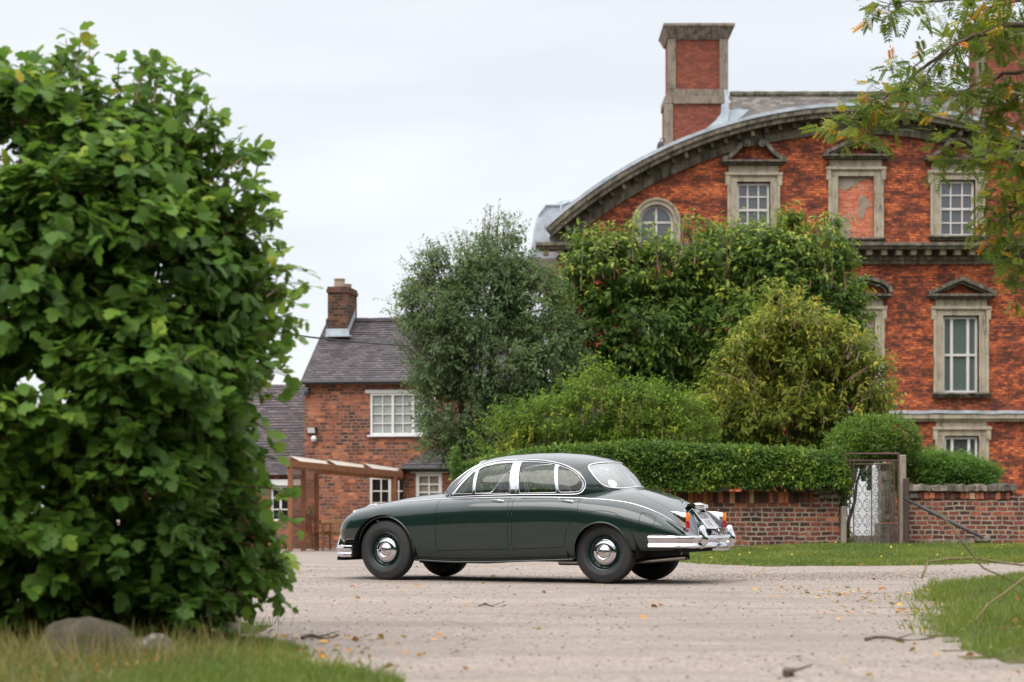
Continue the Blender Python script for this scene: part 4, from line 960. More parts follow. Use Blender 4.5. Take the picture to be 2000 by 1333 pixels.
# surrounds
def surround(o, ped, frieze=18, sillh=9, low=False):
    k, x0, x1, y0, y1 = o; cx = (x0+x1)/2; b = MB(); X = hx; Z = hz; f = HY
    jw, lh = 17, 15
    b.box(X(x0-jw), X(x0)-.0, f-.07, f+.10, Z(y1), Z(y0)); b.box(X(x1), X(x1+jw), f-.07, f+.10, Z(y1), Z(y0))
    b.box(X(x0-jw), X(x1+jw), f-.07, f+.10, Z(y0), Z(y0-lh))
    # outer moulding with ears
    b.box(X(x0-jw-1), X(x0-jw+5), f-.13, f-.07, Z(y1), Z(y0+8)); b.box(X(x1+jw-5), X(x1+jw+1), f-.13, f-.07, Z(y1), Z(y0+8))
    b.box(X(x0-jw-5), X(x0-jw+4), f-.133, f-.03, Z(y0+8), Z(y0-lh)); b.box(X(x1+jw-4), X(x1+jw+5), f-.133, f-.03, Z(y0+8), Z(y0-lh))
    b.box(X(x0-jw-6), X(x1+jw+6), f-.16, f-.03, Z(y0-lh+3), Z(y0-lh-3))
    b.box(X(x0-3), X(x0+1), f-.10, f-.068, Z(y1), Z(y0)); b.box(X(x1-1), X(x1+3), f-.10, f-.068, Z(y1), Z(y0))
    yt = y0-lh-3
    b.box(X(x0-jw+2), X(x1+jw-2), f-.06, f+.05, Z(yt), Z(yt-frieze)); yb_ = yt-frieze
    s_ = b.build('window_surround', M['stone'], house, False, .012)
    if ped is None: 
        if not low: return s_
    if ped:
        b = MB(); e = 30
        b.box(X(x0-e+4), X(x1+e-4), f-.24, f, Z(yb_), Z(yb_-4)); b.box(X(x0-e), X(x1+e), f-.36, f, Z(yb_-4), Z(yb_-9)); yc = yb_-9
        hw = (x1-x0)/2+e-1
        def pts(L): return [(X(cx+u), Z(yc-v)) for u, v in L]
        th = 8*hs
        if ped == 'tri': b.strip(pts([(-hw, 1), (0, 30), (hw, 1)]), th, f-.36, f); b.strip(pts([(-hw+10, -1), (0, 22), (hw-10, -1)]), th*.6, f-.24, f-.0)
        if ped == 'seg':
            a = [( -hw*math.cos(t), 30*math.sin(t)**.9+1) for t in np.linspace(0.03, math.pi-.03, 18)]; b.strip(pts(a), th, f-.36, f); b.strip(pts([(u*.85, v*.72) for u, v in a]), th*.5, f-.24, f)
        if ped == 'scroll':
            for s2 in (-1, 1):
                a = [(s2*hw, 1), (s2*hw*.82, 4), (s2*hw*.66, 11), (s2*hw*.52, 21), (s2*hw*.40, 30), (s2*hw*.28, 35)]; b.strip(pts(a), th*1.1, f-.36, f)
                c = pts([(s2*hw*.25, 31)])[0]; b.lathe([(0,0),(.13,0),(.13,.37),(0,.37)], (c[0], f-.38, c[1]), (0,1,0), 16); b.lathe([(0,0),(.07,0),(.07,.04)], (c[0], f-.42, c[1]), (0,1,0), 12)
        if ped == 'ogee':
            a = [(-hw, 1), (-hw*.8, 4), (-hw*.6, 11), (-hw*.42, 22), (-hw*.25, 32), (0, 37), (hw*.25, 32), (hw*.42, 22), (hw*.6, 11), (hw*.8, 4), (hw, 1)]; b.strip(pts(a), th, f-.36, f)
        b.build('pediment', M['stone_dark'], s_, False, .02)
    b = MB(); b.box(X(x0-jw-5), X(x1+jw+5), f-.26, f+.12, Z(y1), Z(y1+4)); b.box(X(x0-jw-2), X(x1+jw+2), f-.16, f+.02, Z(y1+4), Z(y1+sillh))
    b.build('sill', M['stone_dark'], s_, False, .015)
    return s_
peds = ['scroll', 'tri', 'ogee', 'tri', 'seg', 'tri', 'seg', 'scroll', None, None, None, 'tri']
def sash(x0, x1, y0, y1, cols, rows, m, pane, name='window', bar=2.4, meet=True, wide=None):
    b = MB(); X = hx; Z = hz; fy = HY+.16; fr_ = 4
    b.box(X(x0), X(x0+fr_), fy-.06, fy+.06, Z(y1), Z(y0)); b.box(X(x1-fr_), X(x1), fy-.06, fy+.06, Z(y1), Z(y0)); b.box(X(x0+fr_), X(x1-fr_), fy-.06, fy+.06, Z(y0+fr_), Z(y0)); b.box(X(x0+fr_), X(x1-fr_), fy-.06, fy+.06, Z(y1), Z(y1-fr_-1))
    xs_ = [x0+(x1-x0)*i/cols for i in range(1, cols)] if wide is None else wide
    bw = bar if wide is None else 5
    for x in xs_: b.box(X(x-bw/2), X(x+bw/2), fy-.05, fy+.05, Z(y1-fr_), Z(y0+fr_))
    for i in range(1, rows):
        y = y0+(y1-y0)*i/rows; t = bar if i*2 != rows else bar*1.7; b.box(X(x0+fr_), X(x1-fr_), fy-.045-(.02 if i*2 == rows else 0), fy+.045, Z(y+t/2), Z(y-t/2))
    w_ = b.build(name, m, house); b = MB(); b.box(X(x0+1), X(x1-1), fy+.02, fy+.03, Z(y1-1), Z(y0+1)); b.build('pane', pane, w_); return w_
for o, pd in zip(OPEN, peds):
    k, x0, x1, y0, y1 = o
    surround(o, pd, frieze=(14 if k != 'low' else 10), low=(k == 'low'))
    if k == 'sash': sash(x0+2, x1-2, y0+2, y1, 3, 4, M['white_old'], M['pane'])
    elif k == 'tall': sash(x0+2, x1-2, y0+2, y1, 3, 2, M['white_old'], M['pane_green'], wide=[x0+20, x1-20])
    elif k == 'low': sash(x0+2, x1-2, y0+2, y1, 3, 1, M['white'], M['pane'], wide=[x0+18, x1-18])
    else:
        b = MB(); b.box(hx(x0), hx(x1), HY+.10, HY+.14, hz(y1), hz(y0)); b.build('blocked_window', M['brick_blocking'] if y0 < 400 else M['render'], house)
# plaster remains in the blocked window
b = MB(); b.extr([(hx(1635), hz(366)), (hx(1652), hz(372)), (hx(1668), hz(362)), (hx(1684), hz(352)), (hx(1707), hz(349)), (hx(1707), hz(345)), (hx(1635), hz(345))], HY+.085, HY+.10)
b.extr([(hx(1635), hz(466)), (hx(1662), hz(466)), (hx(1661), hz(430)), (hx(1655), hz(424)), (hx(1635), hz(423))], HY+.085, HY+.10)
b.extr([(hx(1678), hz(426)), (hx(1687), hz(425)), (hx(1692), hz(408)), (hx(1700), hz(403)), (hx(1697), hz(390)), (hx(1690), hz(384)), (hx(1680), hz(388)), (hx(1676), hz(402))], HY+.085, HY+.10)
b.build('plaster_patch', M['render'], house)
# round-headed window
b = MB(); pts = [(hx(rc[0]+39*math.cos(t)), hz(rc[1]-39*math.sin(t))) for t in np.linspace(0, math.pi, 26)]; pts = [(pts[0][0], hz(478))] + pts + [(pts[-1][0], hz(478))]
b.strip(pts, 11*hs, HY-.10, HY+.05); pts2 = [(hx(rc[0]+44*math.cos(t)), hz(rc[1]-44*math.sin(t))) for t in np.linspace(0, math.pi, 26)]; pts2 = [(pts2[0][0], hz(478))] + pts2 + [(pts2[-1][0], hz(478))]; b.strip(pts2, 4*hs, HY-.16, HY-.0)
b.build('window_surround', M['stone'], house)
b = MB(); pts = [(hx(rc[0]+31*math.cos(t)), hz(rc[1]-31*math.sin(t))) for t in np.linspace(0, math.pi, 24)]; pts = [(pts[0][0], hz(478))] + pts + [(pts[-1][0], hz(478))]; b.strip(pts, 4.5*hs, HY+.10, HY+.2)
b.box(hx(rc[0]-2), hx(rc[0]+2), HY+.1, HY+.2, hz(478), hz(404)); b.box(hx(rc[0]-29), hx(rc[0]+29), HY+.11, HY+.19, hz(436), hz(432.5)); w_ = b.build('window', M['white_old'], house)
b = MB(); b.extr(rwin(32, 478), HY+.16, HY+.17); b.build('pane', M['pane'], w_)
# ---- curved cornice
aL, aR = -42.3, 42.3
def arcband(r0, r1, y0, y1, mb, n=72, a0=aL, a1=aR): mb.strip(arc((r0+r1)/2, a0, a1, n), (r1-r0)*hs, y0, y1, miter=False)
b = MB(); arcband(853, 867, HY-.14, HY+.02, b); arcband(866.5, 880, HY-.10, HY+.02, b); arcband(880, 889, HY-.75, HY+.02, b); arcband(889, 897, HY-.85, HY+.02, b)
# horizontal entablature
x0c, x1c = hx(1046), hx(2298)
for (t, bt, pr) in ((480, 486, .85), (486, 492, .75), (492, 503, .12), (503, 510, .20), (510, 517, .12)):
    b.box(x0c+(.85-pr)*.9+(0 if pr > .5 else .1), x1c-(.85-pr)*.9, HY-pr, HY+(.02), hz(bt), hz(t))
cor = b.build('cornice', M['stone_dark'], house, False, 0)
b = MB(); arcband(898.5, 905, HY-.88, HY+.1, b); b.build('lead_capping', M['lead'], house)
mod = None
for i, a in enumerate(np.arange(-40.2, 40.3, 1.78)):
    r = 873.5; c = (arc_c[0]+r*hs*math.sin(R(a)), arc_c[1]+r*hs*math.cos(R(a))); t = Vector((math.cos(R(a)), -math.sin(R(a)))); nn = Vector((math.sin(R(a)), math.cos(R(a))))
    b = MB(); P4 = [Vector(c)+t*u*hs+nn*v*hs for u, v in ((-3.2,-3.2),(3.2,-3.2),(3.2,5.8),(-3.2,5.8))]; b.extr([tuple(p) for p in P4], HY-.42, HY-.10); b.build('modillion', M['stone_dark'] if i % 5 else M['stone'], cor)
b = MB(); b.box(-.09, .09, -.55, -.122, -.16, 0); proto = None
for i, px in enumerate(np.arange(1066, 2290, 28.5)):
    if proto is None:
        b.v = [(x+hx(px), y+HY, z+hz(492.3)) for x, y, z in b.v]; proto = b.build('modillion', M['stone'], cor); base_px = px
    else:
        c = proto.copy(); COL.objects.link(c); c.parent = cor; c.location.x += hx(px)-hx(base_px)
# string course with lead flashing
b = MB(); b.box(xl-.25, xr+.25, HY-.22, HY+.02, hz(819), hz(810)); b.box(xl-.15, xr+.15, HY-.12, HY+.02, hz(824), hz(819)); b.build('string_course', M['stone'], house, False, .01)
b = MB(); n = 60; pts = [(x, hz(806)+.012*math.sin(i*1.9)+.01*math.sin(i*.7)) for i, x in enumerate(np.linspace(xl-.27, xr+.27, n))]; b.strip(pts, 6*hs, HY-.26, HY+.02); b.build('lead_flashing', M['lead'], house)
b = MB(); b.box(xl-.05, hx(1113), HY-.07, HY, hz(572), hz(548)); b.build('quoin_stone', M['stone'], house, False, .02)
# barrel roof behind the curved gable and the lead-covered end to its left
b = MB(); A_ = arc(889, aL, aR, 50); n = len(A_); b.add([(x, HY+.5, z) for x, z in A_]+[(x, HY+3.5, z) for x, z in A_], [(i, i+1, n+i+1, n+i) for i in range(n-1)]); b.build('barrel_roof', M['lead'], house, True)
prof = [(1160,392),(1150,383),(1125,379),(1100,381),(1080,386),(1064,392),(1054,404),(1047,420),(1043,440),(1040,462),(1034,484),(1034,500),(1160,500)]
b = MB(); b.extr([(hx(x), hz(y)) for x, y in prof], HY+1.0, HY+11); lr = b.build('lead_roof', M['lead'], house, False, .05)
b = MB(); b.tube([(hx(x), HY+.98, hz(y)) for x, y in ((1150,386),(1112,386),(1098,392),(1068,392),(1052,412))], .05, 6); b.tube([(hx(1098), HY+.96, hz(392)), (hx(1094), HY+.95, hz(428)), (hx(1080), HY+.95, hz(455))], .04, 6); b.build('lead_roll', M['lead'], lr)
# slate roof
b = MB(); z1 = hz(186)*1; kx = lambda px, Y: (px-1000)*Y/FPX; kz = lambda py, Y: CAM_H+(HOR-py)*Y/FPX
b.add([(kx(1395,69), 69, kz(300,69)), (kx(1960,69), 69, kz(300,69)), (kx(1905,75), 75, kz(187,75)), (kx(1427,75), 75, kz(187,75)), (kx(1395,81), 81, kz(300,69)*1), (kx(1960,81), 81, kz(300,69))], [(0,1,2,3), (3,2,5,4), (0,3,4), (1,5,2)])
b.build('roof', M['slate'], house)
b = MB(); b.tube([(kx(x,75), 75, kz(187,75)+.02) for x in np.linspace(1425, 1907, 30)], [.14+.012*math.sin(i*2.3) for i in range(30)], 8); b.build('ridge_tiles', M['stone_moss'], house)
# chimneys
def chimney(px, Y, top=50, wallh=330, name='chimney'):
    X = lambda u: kx(u, Y); Z = lambda v: kz(v, Y); d = 1.5
    b = MB(); b.box(X(px+8), X(px+122), Y+.02, Y+d, Z(200), Z(66)); b.box(X(px+2), X(px+128), Y-.10, Y+d+.1, Z(wallh), Z(203)); o = b.build(name, M['brick_house_plain'], house)
    b = MB(); 
    b.box(X(px+7), X(px+22), Y-.07, Y+.25, Z(175), Z(76)); b.box(X(px+107), X(px+124), Y-.07, Y+d, Z(175), Z(76)); b.box(X(px+22), X(px+107), Y-.07, Y+.2, Z(78), Z(66)); b.box(X(px+7), X(px+124), Y-.073, Y+d+.05, Z(190), Z(175))
    b.box(X(px-1), X(px+16), Y-.18, Y+.1, Z(wallh), Z(205)); b.box(X(px+114), X(px+131), Y-.18, Y+d, Z(wallh), Z(205)); b.box(X(px-1), X(px+131), Y-.183, Y+d+.1, Z(205), Z(190))
    vs = [(X(px+5), Y-.1, Z(76)), (X(px+126), Y-.1, Z(76)), (X(px+126), Y+d+.1, Z(76)), (X(px+5), Y+d+.1, Z(76)), (X(px-3), Y-.4, Z(57)), (X(px+134), Y-.4, Z(57)), (X(px+134), Y+d+.4, Z(57)), (X(px-3), Y+d+.4, Z(57))]
    b.hexa(vs); b.box(X(px-4), X(px+135), Y-.45, Y+d+.45, Z(57), Z(51)); b.build('stone_dressing', M['stone_chim'], o, False, .02)
chimney(1298, 69.6); chimney(1903, 70.5)
b = MB(); P = lambda x, y: (kx(x, 68.6), kz(y, 68.6))
b.extr([P(1414,176),(P(1420,176)),P(1423,196),P(1428,200),P(1422,206),P(1424,218),P(1419,244),P(1400,258),P(1350,285),P(1330,285),P(1372,258),P(1398,236),P(1408,222),P(1409,205),P(1416,204)], 68.5, 68.62)
b.extr([P(1425,216),P(1440,212),P(1464,214),P(1448,228),P(1420,246),P(1402,254)], 68.65, 68.7); b.build('lead_flashing', M['lead'], house)
b = MB(); c = W(1290, 288, 67.2); b.tube([c+Vector((.14,0,.16)), c+Vector((.14,0,.28)), c+Vector((0,0,.3)), c+Vector((0,0,.18))], .02, 6); b.lathe([(0,.2),(.05,.19),(.1,.12),(.12,.02),(.12,-.1),(.09,-.22),(.05,-.3),(.05,-.45)], c, (0,0,1), 14)
sc_ = thing('security_camera', c, 'small dark domed camera on the curved gable beside the tall chimney', 'camera')
b.build('camera_housing', M['black'], sc_)
# inside the arch: wall-hung plant

# ================================================================ COTTAGE AND ITS YARD
CT = R(-8); c0 = W(595, 1072, 50.0)
cott = empty('cottage', (c0.x, c0.y, c0.z), CT, 'small two-storey red brick cottage with dark tiled roof and square brick chimney', 'house')
def CP(px, py, yl=0.0):
    u = (px-1000)/FPX; Y = (yl + c0.y*math.cos(CT) - c0.x*math.sin(CT))/(math.cos(CT)-u*math.sin(CT)); xl_ = (u*Y-c0.x)*math.cos(CT)+(Y-c0.y)*math.sin(CT); return xl_, CAM_H+(HOR-py)*Y/FPX - c0.z
def crect(x0, x1, y0, y1, yl=0.): a = CP(x0, (y0+y1)/2, yl)[0]; b_ = CP(x1, (y0+y1)/2, yl)[0]; z1_ = CP((x0+x1)/2, y0, yl)[1]; z0_ = CP((x0+x1)/2, y1, yl)[1]; return a, b_, z0_, z1_
XE = CP(1010, 900)[0]; ZE = CP(640, 744)[1]; RD = 2.7; ZR = CP(700, 629, RD)[1]
uw = crect(723, 851, 768, 850); gw = crect(722, 800, 932, 1010)
b = MB(); hl = [[(u[0], u[2]), (u[1], u[2]), (u[1], u[3]), (u[0], u[3])] for u in (uw, gw)]
holed(b, [(0, -.2), (XE, -.2), (XE, ZE), (0, ZE)], hl, 0)
for h in hl: reveal(b, h, 0, .15)
b.add([(0,0,-.2),(0,2*RD,-.2),(0,2*RD,ZE),(0,RD,ZR-.1),(0,0,ZE)], [(0,1,2,3,4)]); b.add([(XE,0,-.2),(XE,2*RD,-.2),(XE,2*RD,ZE),(XE,RD,ZR-.1),(XE,0,ZE)], [(4,3,2,1,0)]); b.add([(0,2*RD,-.2),(XE,2*RD,-.2),(XE,2*RD,ZE),(0,2*RD,ZE)], [(0,1,2,3)])
b.build('wall', M['brick_cottage'], cott, fix=False)
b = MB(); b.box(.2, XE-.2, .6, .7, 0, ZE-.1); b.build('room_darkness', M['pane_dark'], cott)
def tiled_roof(b, x0, x1, ye, ze, yr, zr, rows, th=.02, sag=.0):
    "stepped courses from eaves to ridge"
    nseg = 26; wob = [random.uniform(-1, 1) for _ in range(nseg+1)]
    for i in range(rows):
        t0, t1 = i/rows, (i+1)/rows
        ya, yb_, za, zb_ = ye+(yr-ye)*t0, ye+(yr-ye)*t1, ze+(zr-ze)*t0, ze+(zr-ze)*t1
        vs = []
        for k in range(nseg+1):
            x = x0+(x1-x0)*k/nseg; s_ = -sag*math.sin(math.pi*k/nseg)*math.sin(math.pi*t0*.9+.2) + .006*wob[(k*7+i*3) % (nseg+1)]
            vs += [(x, ya, za+s_), (x, ya, za+th+s_), (x, yb_, zb_+th*.2+s_)]
        b.add(vs, [(3*k, 3*k+3, 3*k+4, 3*k+1) for k in range(nseg)] + [(3*k+1, 3*k+4, 3*k+5, 3*k+2) for k in range(nseg)])
    return b
b = MB(); sl = (ZR-ZE)/RD; tiled_roof(b, -.08, XE+.1, -.16, ZE-.16*sl+.05, RD, ZR, 27, .022, .03); b.add([(-.08,RD,ZR),(XE+.1,RD,ZR),(XE+.1,2*RD+.2,ZE),(-.08,2*RD+.2,ZE)], [(0,1,2,3)])
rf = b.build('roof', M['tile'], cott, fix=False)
b = MB(); b.tube([(x, RD, ZR+.02) for x in np.linspace(-.08, XE+.1, 24)], [.085+.006*math.sin(i*2.1) for i in range(24)], 8); b.build('ridge_tiles', M['tile'], rf)
b = MB(); b.tube([(-.05,-.20,ZE-.05),(XE+.1,-.20,ZE-.05)], .055, 8); b.build('gutter', M['black'], cott)
# chimney with lead apron and two pots
cx0 = CP(640, 600, 1.9)[0]; cx1 = CP(680, 600, 1.9)[0]; Zc = lambda v: CP(660, v, 1.9)[1]
b = MB(); b.box(cx0, cx1, 1.9, 2.95, ZE+.4, Zc(572)); b.box(cx0-.03, cx1+.03, 1.87, 2.98, Zc(572), Zc(565)); b.box(cx0-.01, cx1+.01, 1.89, 2.96, Zc(565), Zc(560)); ch = b.build('chimney', M['brick_chim'], rf)
b = MB(); b.box(cx0-.03, cx1+.03, 1.82, 1.9, Zc(656), Zc(643)); b.add([(cx1+.012,1.85,Zc(655)),(cx1+.012,2.7,Zc(655)+.85*sl),(cx1+.012,2.7,Zc(655)+.85*sl+.2),(cx1+.012,1.85,Zc(655)+.2)], [(0,1,2,3)]); b.box(cx0-.02, cx1+.1, 1.7, 1.9, Zc(656)-.04, Zc(656)+.0); b.build('lead_flashing', M['lead'], ch, fix=True)
for (u, yy, h_) in ((663, 2.15, 543), (676, 2.6, 550)):
    x = CP(u, 560, yy)[0]; z0_ = Zc(561); z1_ = Zc(h_); b = MB(); b.lathe([(.15,0),(.135,(z1_-z0_)*.8),(.15,(z1_-z0_)*.85),(.15,z1_-z0_),(.11,z1_-z0_),(.10,0)], (x, yy, z0_), (0,0,1), 10); b.build('chimney_pot', M['render'], ch, 'auto')
def casement(r, lights, rows, cols, parent, m=None, pane=None, yf=.06, lint=True, sill=True, fw=.055, bar=.022):
    m = m or M['white']; pane = pane or M['curtain']; x0, x1, z0_, z1_ = r; b = MB()
    b.box(x0, x0+fw, yf-.05, yf+.05, z0_, z1_); b.box(x1-fw, x1, yf-.05, yf+.05, z0_, z1_); b.box(x0+fw, x1-fw, yf-.05, yf+.05, z0_, z0_+fw); b.box(x0+fw, x1-fw, yf-.05, yf+.05, z1_-fw, z1_)
    lw = (x1-x0-2*fw)/lights
    for i in range(lights):
        a = x0+fw+lw*i; 
        if i: b.box(a-fw*.55, a+fw*.55, yf-.055, yf+.05, z0_+fw, z1_-fw)
        for c in range(1, cols): xx = a+lw*c/cols; b.box(xx-bar/2, xx+bar/2, yf-.03, yf+.03, z0_+fw, z1_-fw)
    for k in range(1, rows): zz = z0_+fw+(z1_-z0_-2*fw)*k/rows; b.box(x0+fw, x1-fw, yf-.028, yf+.028, zz-bar/2, zz+bar/2)
    w_ = b.build('window', m, parent); b = MB(); b.box(x0+.01, x1-.01, yf+.01, yf+.02, z0_+.01, z1_-.01); b.build('pane', pane, w_)
    if lint: b = MB(); b.box(x0-.13, x1+.15, -.02, .03, z1_+.0, z1_+.085); b.build('lintel', m, w_, False, .006)
    if sill: b = MB(); b.box(x0-.06, x1+.06, -.08, .05, z0_-.045, z0_); b.build('sill', m, w_, False, .006)
    return w_
casement(uw, 3, 4, 2, cott); casement(gw, 2, 3, 2, cott, M['white_old'], M['pane_dark'], lint=False, fw=.06, bar=.03)
# flood light, sensor and box camera
q = CP(610, 841); b = MB(); b.box(q[0]-.11, q[0]+.11, -.16, -.05, q[1]-.1, q[1]+.1); fl_ = empty('flood_light', (0,0,0)); fl_.parent = None
def wall_thing(name, lx, lz, label, cat): 
    p = cott.matrix_basis @ Vector((lx, -.05, lz)) if False else Matrix.Translation(c0) @ Matrix.Rotation(CT, 4, 'Z') @ Vector((lx, 0, lz)); return empty(name, p, CT, label, cat)
bpy.data.objects.remove(fl_)
t = wall_thing('flood_light', q[0], q[1], 'small white flood light with black rim fixed to the cottage corner', 'lamp')
b = MB(); b.hexa([(-.12,-.10,-.09),(.12,-.10,-.09),(.12,0,-.06),(-.12,0,-.06),(-.12,-.16,.08),(.12,-.16,.08),(.12,0,.09),(-.12,0,.09)]); b.build('case', M['black'], t, False, .008)
b = MB(); b.add([(-.095,-.112,-.07),(.095,-.112,-.07),(.095,-.165,.065),(-.095,-.165,.065)], [(0,1,2,3)]); b.build('lens', M['white'], t, fix=False)
b = MB(); b.lathe([(0,.09),(.05,.07),(.07,.03),(.07,-.05),(0,-.06)], (.06,-.08,-.22), (0,-.3,1), 12); b.build('sensor', M['white'], t, True)
q = CP(600, 766); t = wall_thing('alarm_box', q[0], q[1], 'grey box camera under the eaves at the cottage corner', 'camera')
b = MB(); b.box(-.05, .07, -.16, 0, -.1, .1); b.lathe([(0,.0),(.05,0),(.05,.05),(0,.05)], (.01,-.2,.0), (0,1,0), 12); b.build('case', M['pane'], t, False, .015)
b = MB(); b.tube([(-.02,-.05,.1),(-.02,-.02,.16),(-.02,0,.16)], .015, 6); b.build('bracket', M['black'], t)
# lean-to on the right of the yard
lx0 = CP(787, 1000, -1.2)[0]; lx1 = CP(892, 1000, -1.2)[0]; lz = CP(840, 914, -1.2)[1]; lw_ = crect(812, 863, 924, 1000, -1.2)
lean = empty('lean_to', Matrix.Translation(c0) @ Matrix.Rotation(CT, 4, 'Z') @ Vector((lx0, -1.2, 0)), CT, 'low brick lean-to with slate roof and white window against the cottage', 'outbuilding')
Lw = lx1-lx0; b = MB(); h = [(lw_[0]-lx0, lw_[2]), (lw_[1]-lx0, lw_[2]), (lw_[1]-lx0, lw_[3]), (lw_[0]-lx0, lw_[3])]
holed(b, [(0,-.2),(Lw,-.2),(Lw,lz),(0,lz)], [h], 0); reveal(b, h, 0, .12); b.add([(0,0,-.2),(0,1.2,-.2),(0,1.2,lz+.3),(0,0,lz)], [(0,1,2,3)]); b.add([(Lw,0,-.2),(Lw,1.2,-.2),(Lw,1.2,lz+.3),(Lw,0,lz)], [(0,3,2,1)]); b.build('wall', M['brick_cottage'], lean, fix=False)
b = MB(); 
def hip(b, x0, x1, ye, ze, xr0, yr, zr, rows):
    for i in range(rows):
        t0, t1 = i/rows, (i+1)/rows; f = lambda t: (x0+(xr0-x0)*t, ye+(yr-ye)*t, ze+(zr-ze)*t)
        a = f(t0); c = f(t1); b.add([(a[0],a[1],a[2]),(x1,a[1],a[2]),(x1,a[1],a[2]+.03),(a[0],a[1],a[2]+.03),(x1,c[1],c[2]+.005),(c[0],c[1],c[2]+.005)], [(0,1,2,3),(3,2,4,5)])
        b.add([(a[0],a[1],a[2]+.03),(c[0],c[1],c[2]+.005),(c[0],yr,c[2]+.005),(a[0],yr,a[2]+.03)], [(0,1,2,3)])
hip(b, -.08, Lw+.1, -.12, lz, .5, 1.18, lz+.48, 7); lr_ = b.build('roof', M['tile'], lean, fix=False)
b = MB(); b.tube([(-.1,-.15,lz-.02),(Lw+.1,-.15,lz-.02)], .05, 8); b.box(-.06, Lw+.06, -.10, .02, lz-.1, lz-.0); b.build('gutter', M['black'], lean)
casement((lw_[0]-lx0, lw_[1]-lx0, lw_[2], lw_[3]), 1, 4, 2, lean, M['white'], M['render'], fw=.085, bar=.04)
# low range to the left
out_ = empty('outbuilding', (c0.x, c0.y, c0.z), CT, 'low brick outbuilding with long sagging tiled roof left of the cottage', 'outbuilding')
ox0 = CP(250, 900)[0]; oz = CP(540, 924, .35)[1]; rz_ = CP(540, 751, 3.6)[1]
ow = crect(529, 566, 950, 1018, .35); od = crect(455, 500, 985, 1072, .35); ow2 = crect(468, 500, 950, 990, .35); b = MB()
hls = [[(ow[0], ow[2]), (ow[1], ow[2]), (ow[1], ow[3]), (ow[0], ow[3])]]
holed(b, [(ox0,-.2),(0,-.2),(0,oz),(ox0,oz)], hls, .35); reveal(b, hls[0], .35, .47); b.build('wall', M['brick_cottage'], out_, fix=False)
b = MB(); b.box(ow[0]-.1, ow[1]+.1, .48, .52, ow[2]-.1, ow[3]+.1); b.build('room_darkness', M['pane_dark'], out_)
b = MB(); tiled_roof(b, ox0, -.01, .15, oz-.05, 3.6, rz_, 30, .03, .05); b.build('roof', M['tile_low'], out_, fix=False)
b = MB(); x0, x1, z0_, z1_ = ow; f = .05
b.box(x0, x0+f, .38, .44, z0_, z1_); b.box(x1-f, x1, .38, .44, z0_, z1_); b.box(x0+f, x1-f, .38, .44, z1_-f, z1_); b.box(x0+f, x1-f, .38, .44, z0_, z0_+f); b.box((x0+x1)/2-.025, (x0+x1)/2+.025, .38, .44, z0_+f, z1_-f)
for k in (1, 2): zz = z0_+(z1_-z0_)*k/3; b.box(x0+f, x1-f, .39, .43, zz-.015, zz+.015)
w_ = b.build('window', M['white'], out_); b = MB(); b.box(x0+.01, x1-.01, .415, .42, z0_+.01, z1_-.01); b.build('pane', M['pane_dark'], w_)
l0 = CP(440, 938, .3)[0]; l1 = CP(598, 938, .3)[0]; b = MB(); b.box(l0, l1, .25, .34, CP(540, 949, .3)[1], CP(540, 937, .3)[1]); b.build('lintel', M['white'], out_, False, .01)
b = MB(); b.box(od[0], od[1], .30, .34, -.1, od[3]); 
for k in range(1, 6): xx = od[0]+(od[1]-od[0])*k/6; b.box(xx-.008, xx+.008, .292, .30, -.08, od[3]-.03)
b.build('door', M['reddoor'], out_); b = MB(); b.box(ow2[0], ow2[1], .31, .345, ow2[2], ow2[3]); b.build('pane', M['pane_dark'], out_)
# pergola
pg = thing('pergola', W(600, 1073, 46.5), 'timber pergola with three pale translucent roof panels against the cottage wall', 'pergola')
A = W(566, 906, 45.5); B_ = W(780, 927, 48.0); gA = W(566, 1073, 45.5).z
dirx = (B_-A).normalized(); back = Vector((.12, 1, 0)).normalized()
b = MB(); b.beam(A-dirx*.08, B_+dirx*.1, .06, .15); b.build('front_beam', M['cedar_h'], pg, False, .006)
A2 = A+back*1.5+Vector((0,0,-.10)); B2 = B_+back*1.2+Vector((0,0,-.07)); b = MB(); b.beam(A2, B2+dirx*.5, .05, .13); b.build('rear_beam', M['cedar_h'], pg, False, .006)
for p in (A, B_): 
    b = MB(); b.beam(p+Vector((0,0,-.05)), p+back*(1.5 if p is A else 1.2)+Vector((0,0,-.12)), .05, .10); b.build('side_beam', M['cedar_h'], pg, False, .006)
for px, Y in ((567, 45.55), (592, 46.3), (618, 47.0)):
    p = W(px, 1073, Y); g = p.z; zt_ = A.z-.06-(Y-45.5)*.06; b = MB(); b.box(p.x-.055, p.x+.055, Y-.055, Y+.055, g-.05, zt_); b.build('post', M['cedar'], pg, False, .008)
p = W(770, 1073, 47.9); b = MB(); b.box(p.x-.06, p.x+.06, 47.85, 47.97, p.z-.05, B_.z-.06); b.build('post', M['cedar'], pg, False, .008)
n = 3
for i in range(n):
    a = A.lerp(B_, i/n); c = A.lerp(B_, (i+1)/n); up = Vector((0,0,1)); v0 = a+up*.17; v1 = c+up*.13; v2 = c+back*1.5+up*.0-dirx*.0; v3 = a+back*1.5+up*.03
    b = MB(); b.hexa([v0, v1, v2, v3, v0+up*.012, v1+up*.012, v2+up*.012, v3+up*.012]); b.build('roof_panel', M['rooflight'], pg)
    b = MB(); b.beam(v0-up*.035, v3-up*.035, .045, .06); b.build('rafter', M['cedar_h'], pg)
b = MB(); b.beam(B_+up*.10, B_+back*1.5-up*.02, .05, .12); b.build('rafter', M['cedar_h'], pg)
s0 = W(567, 1073, 45.55); s1 = W(592, 1073, 46.3); s2 = W(618, 1073, 47.0); s3 = W(607, 1073, 46.7)
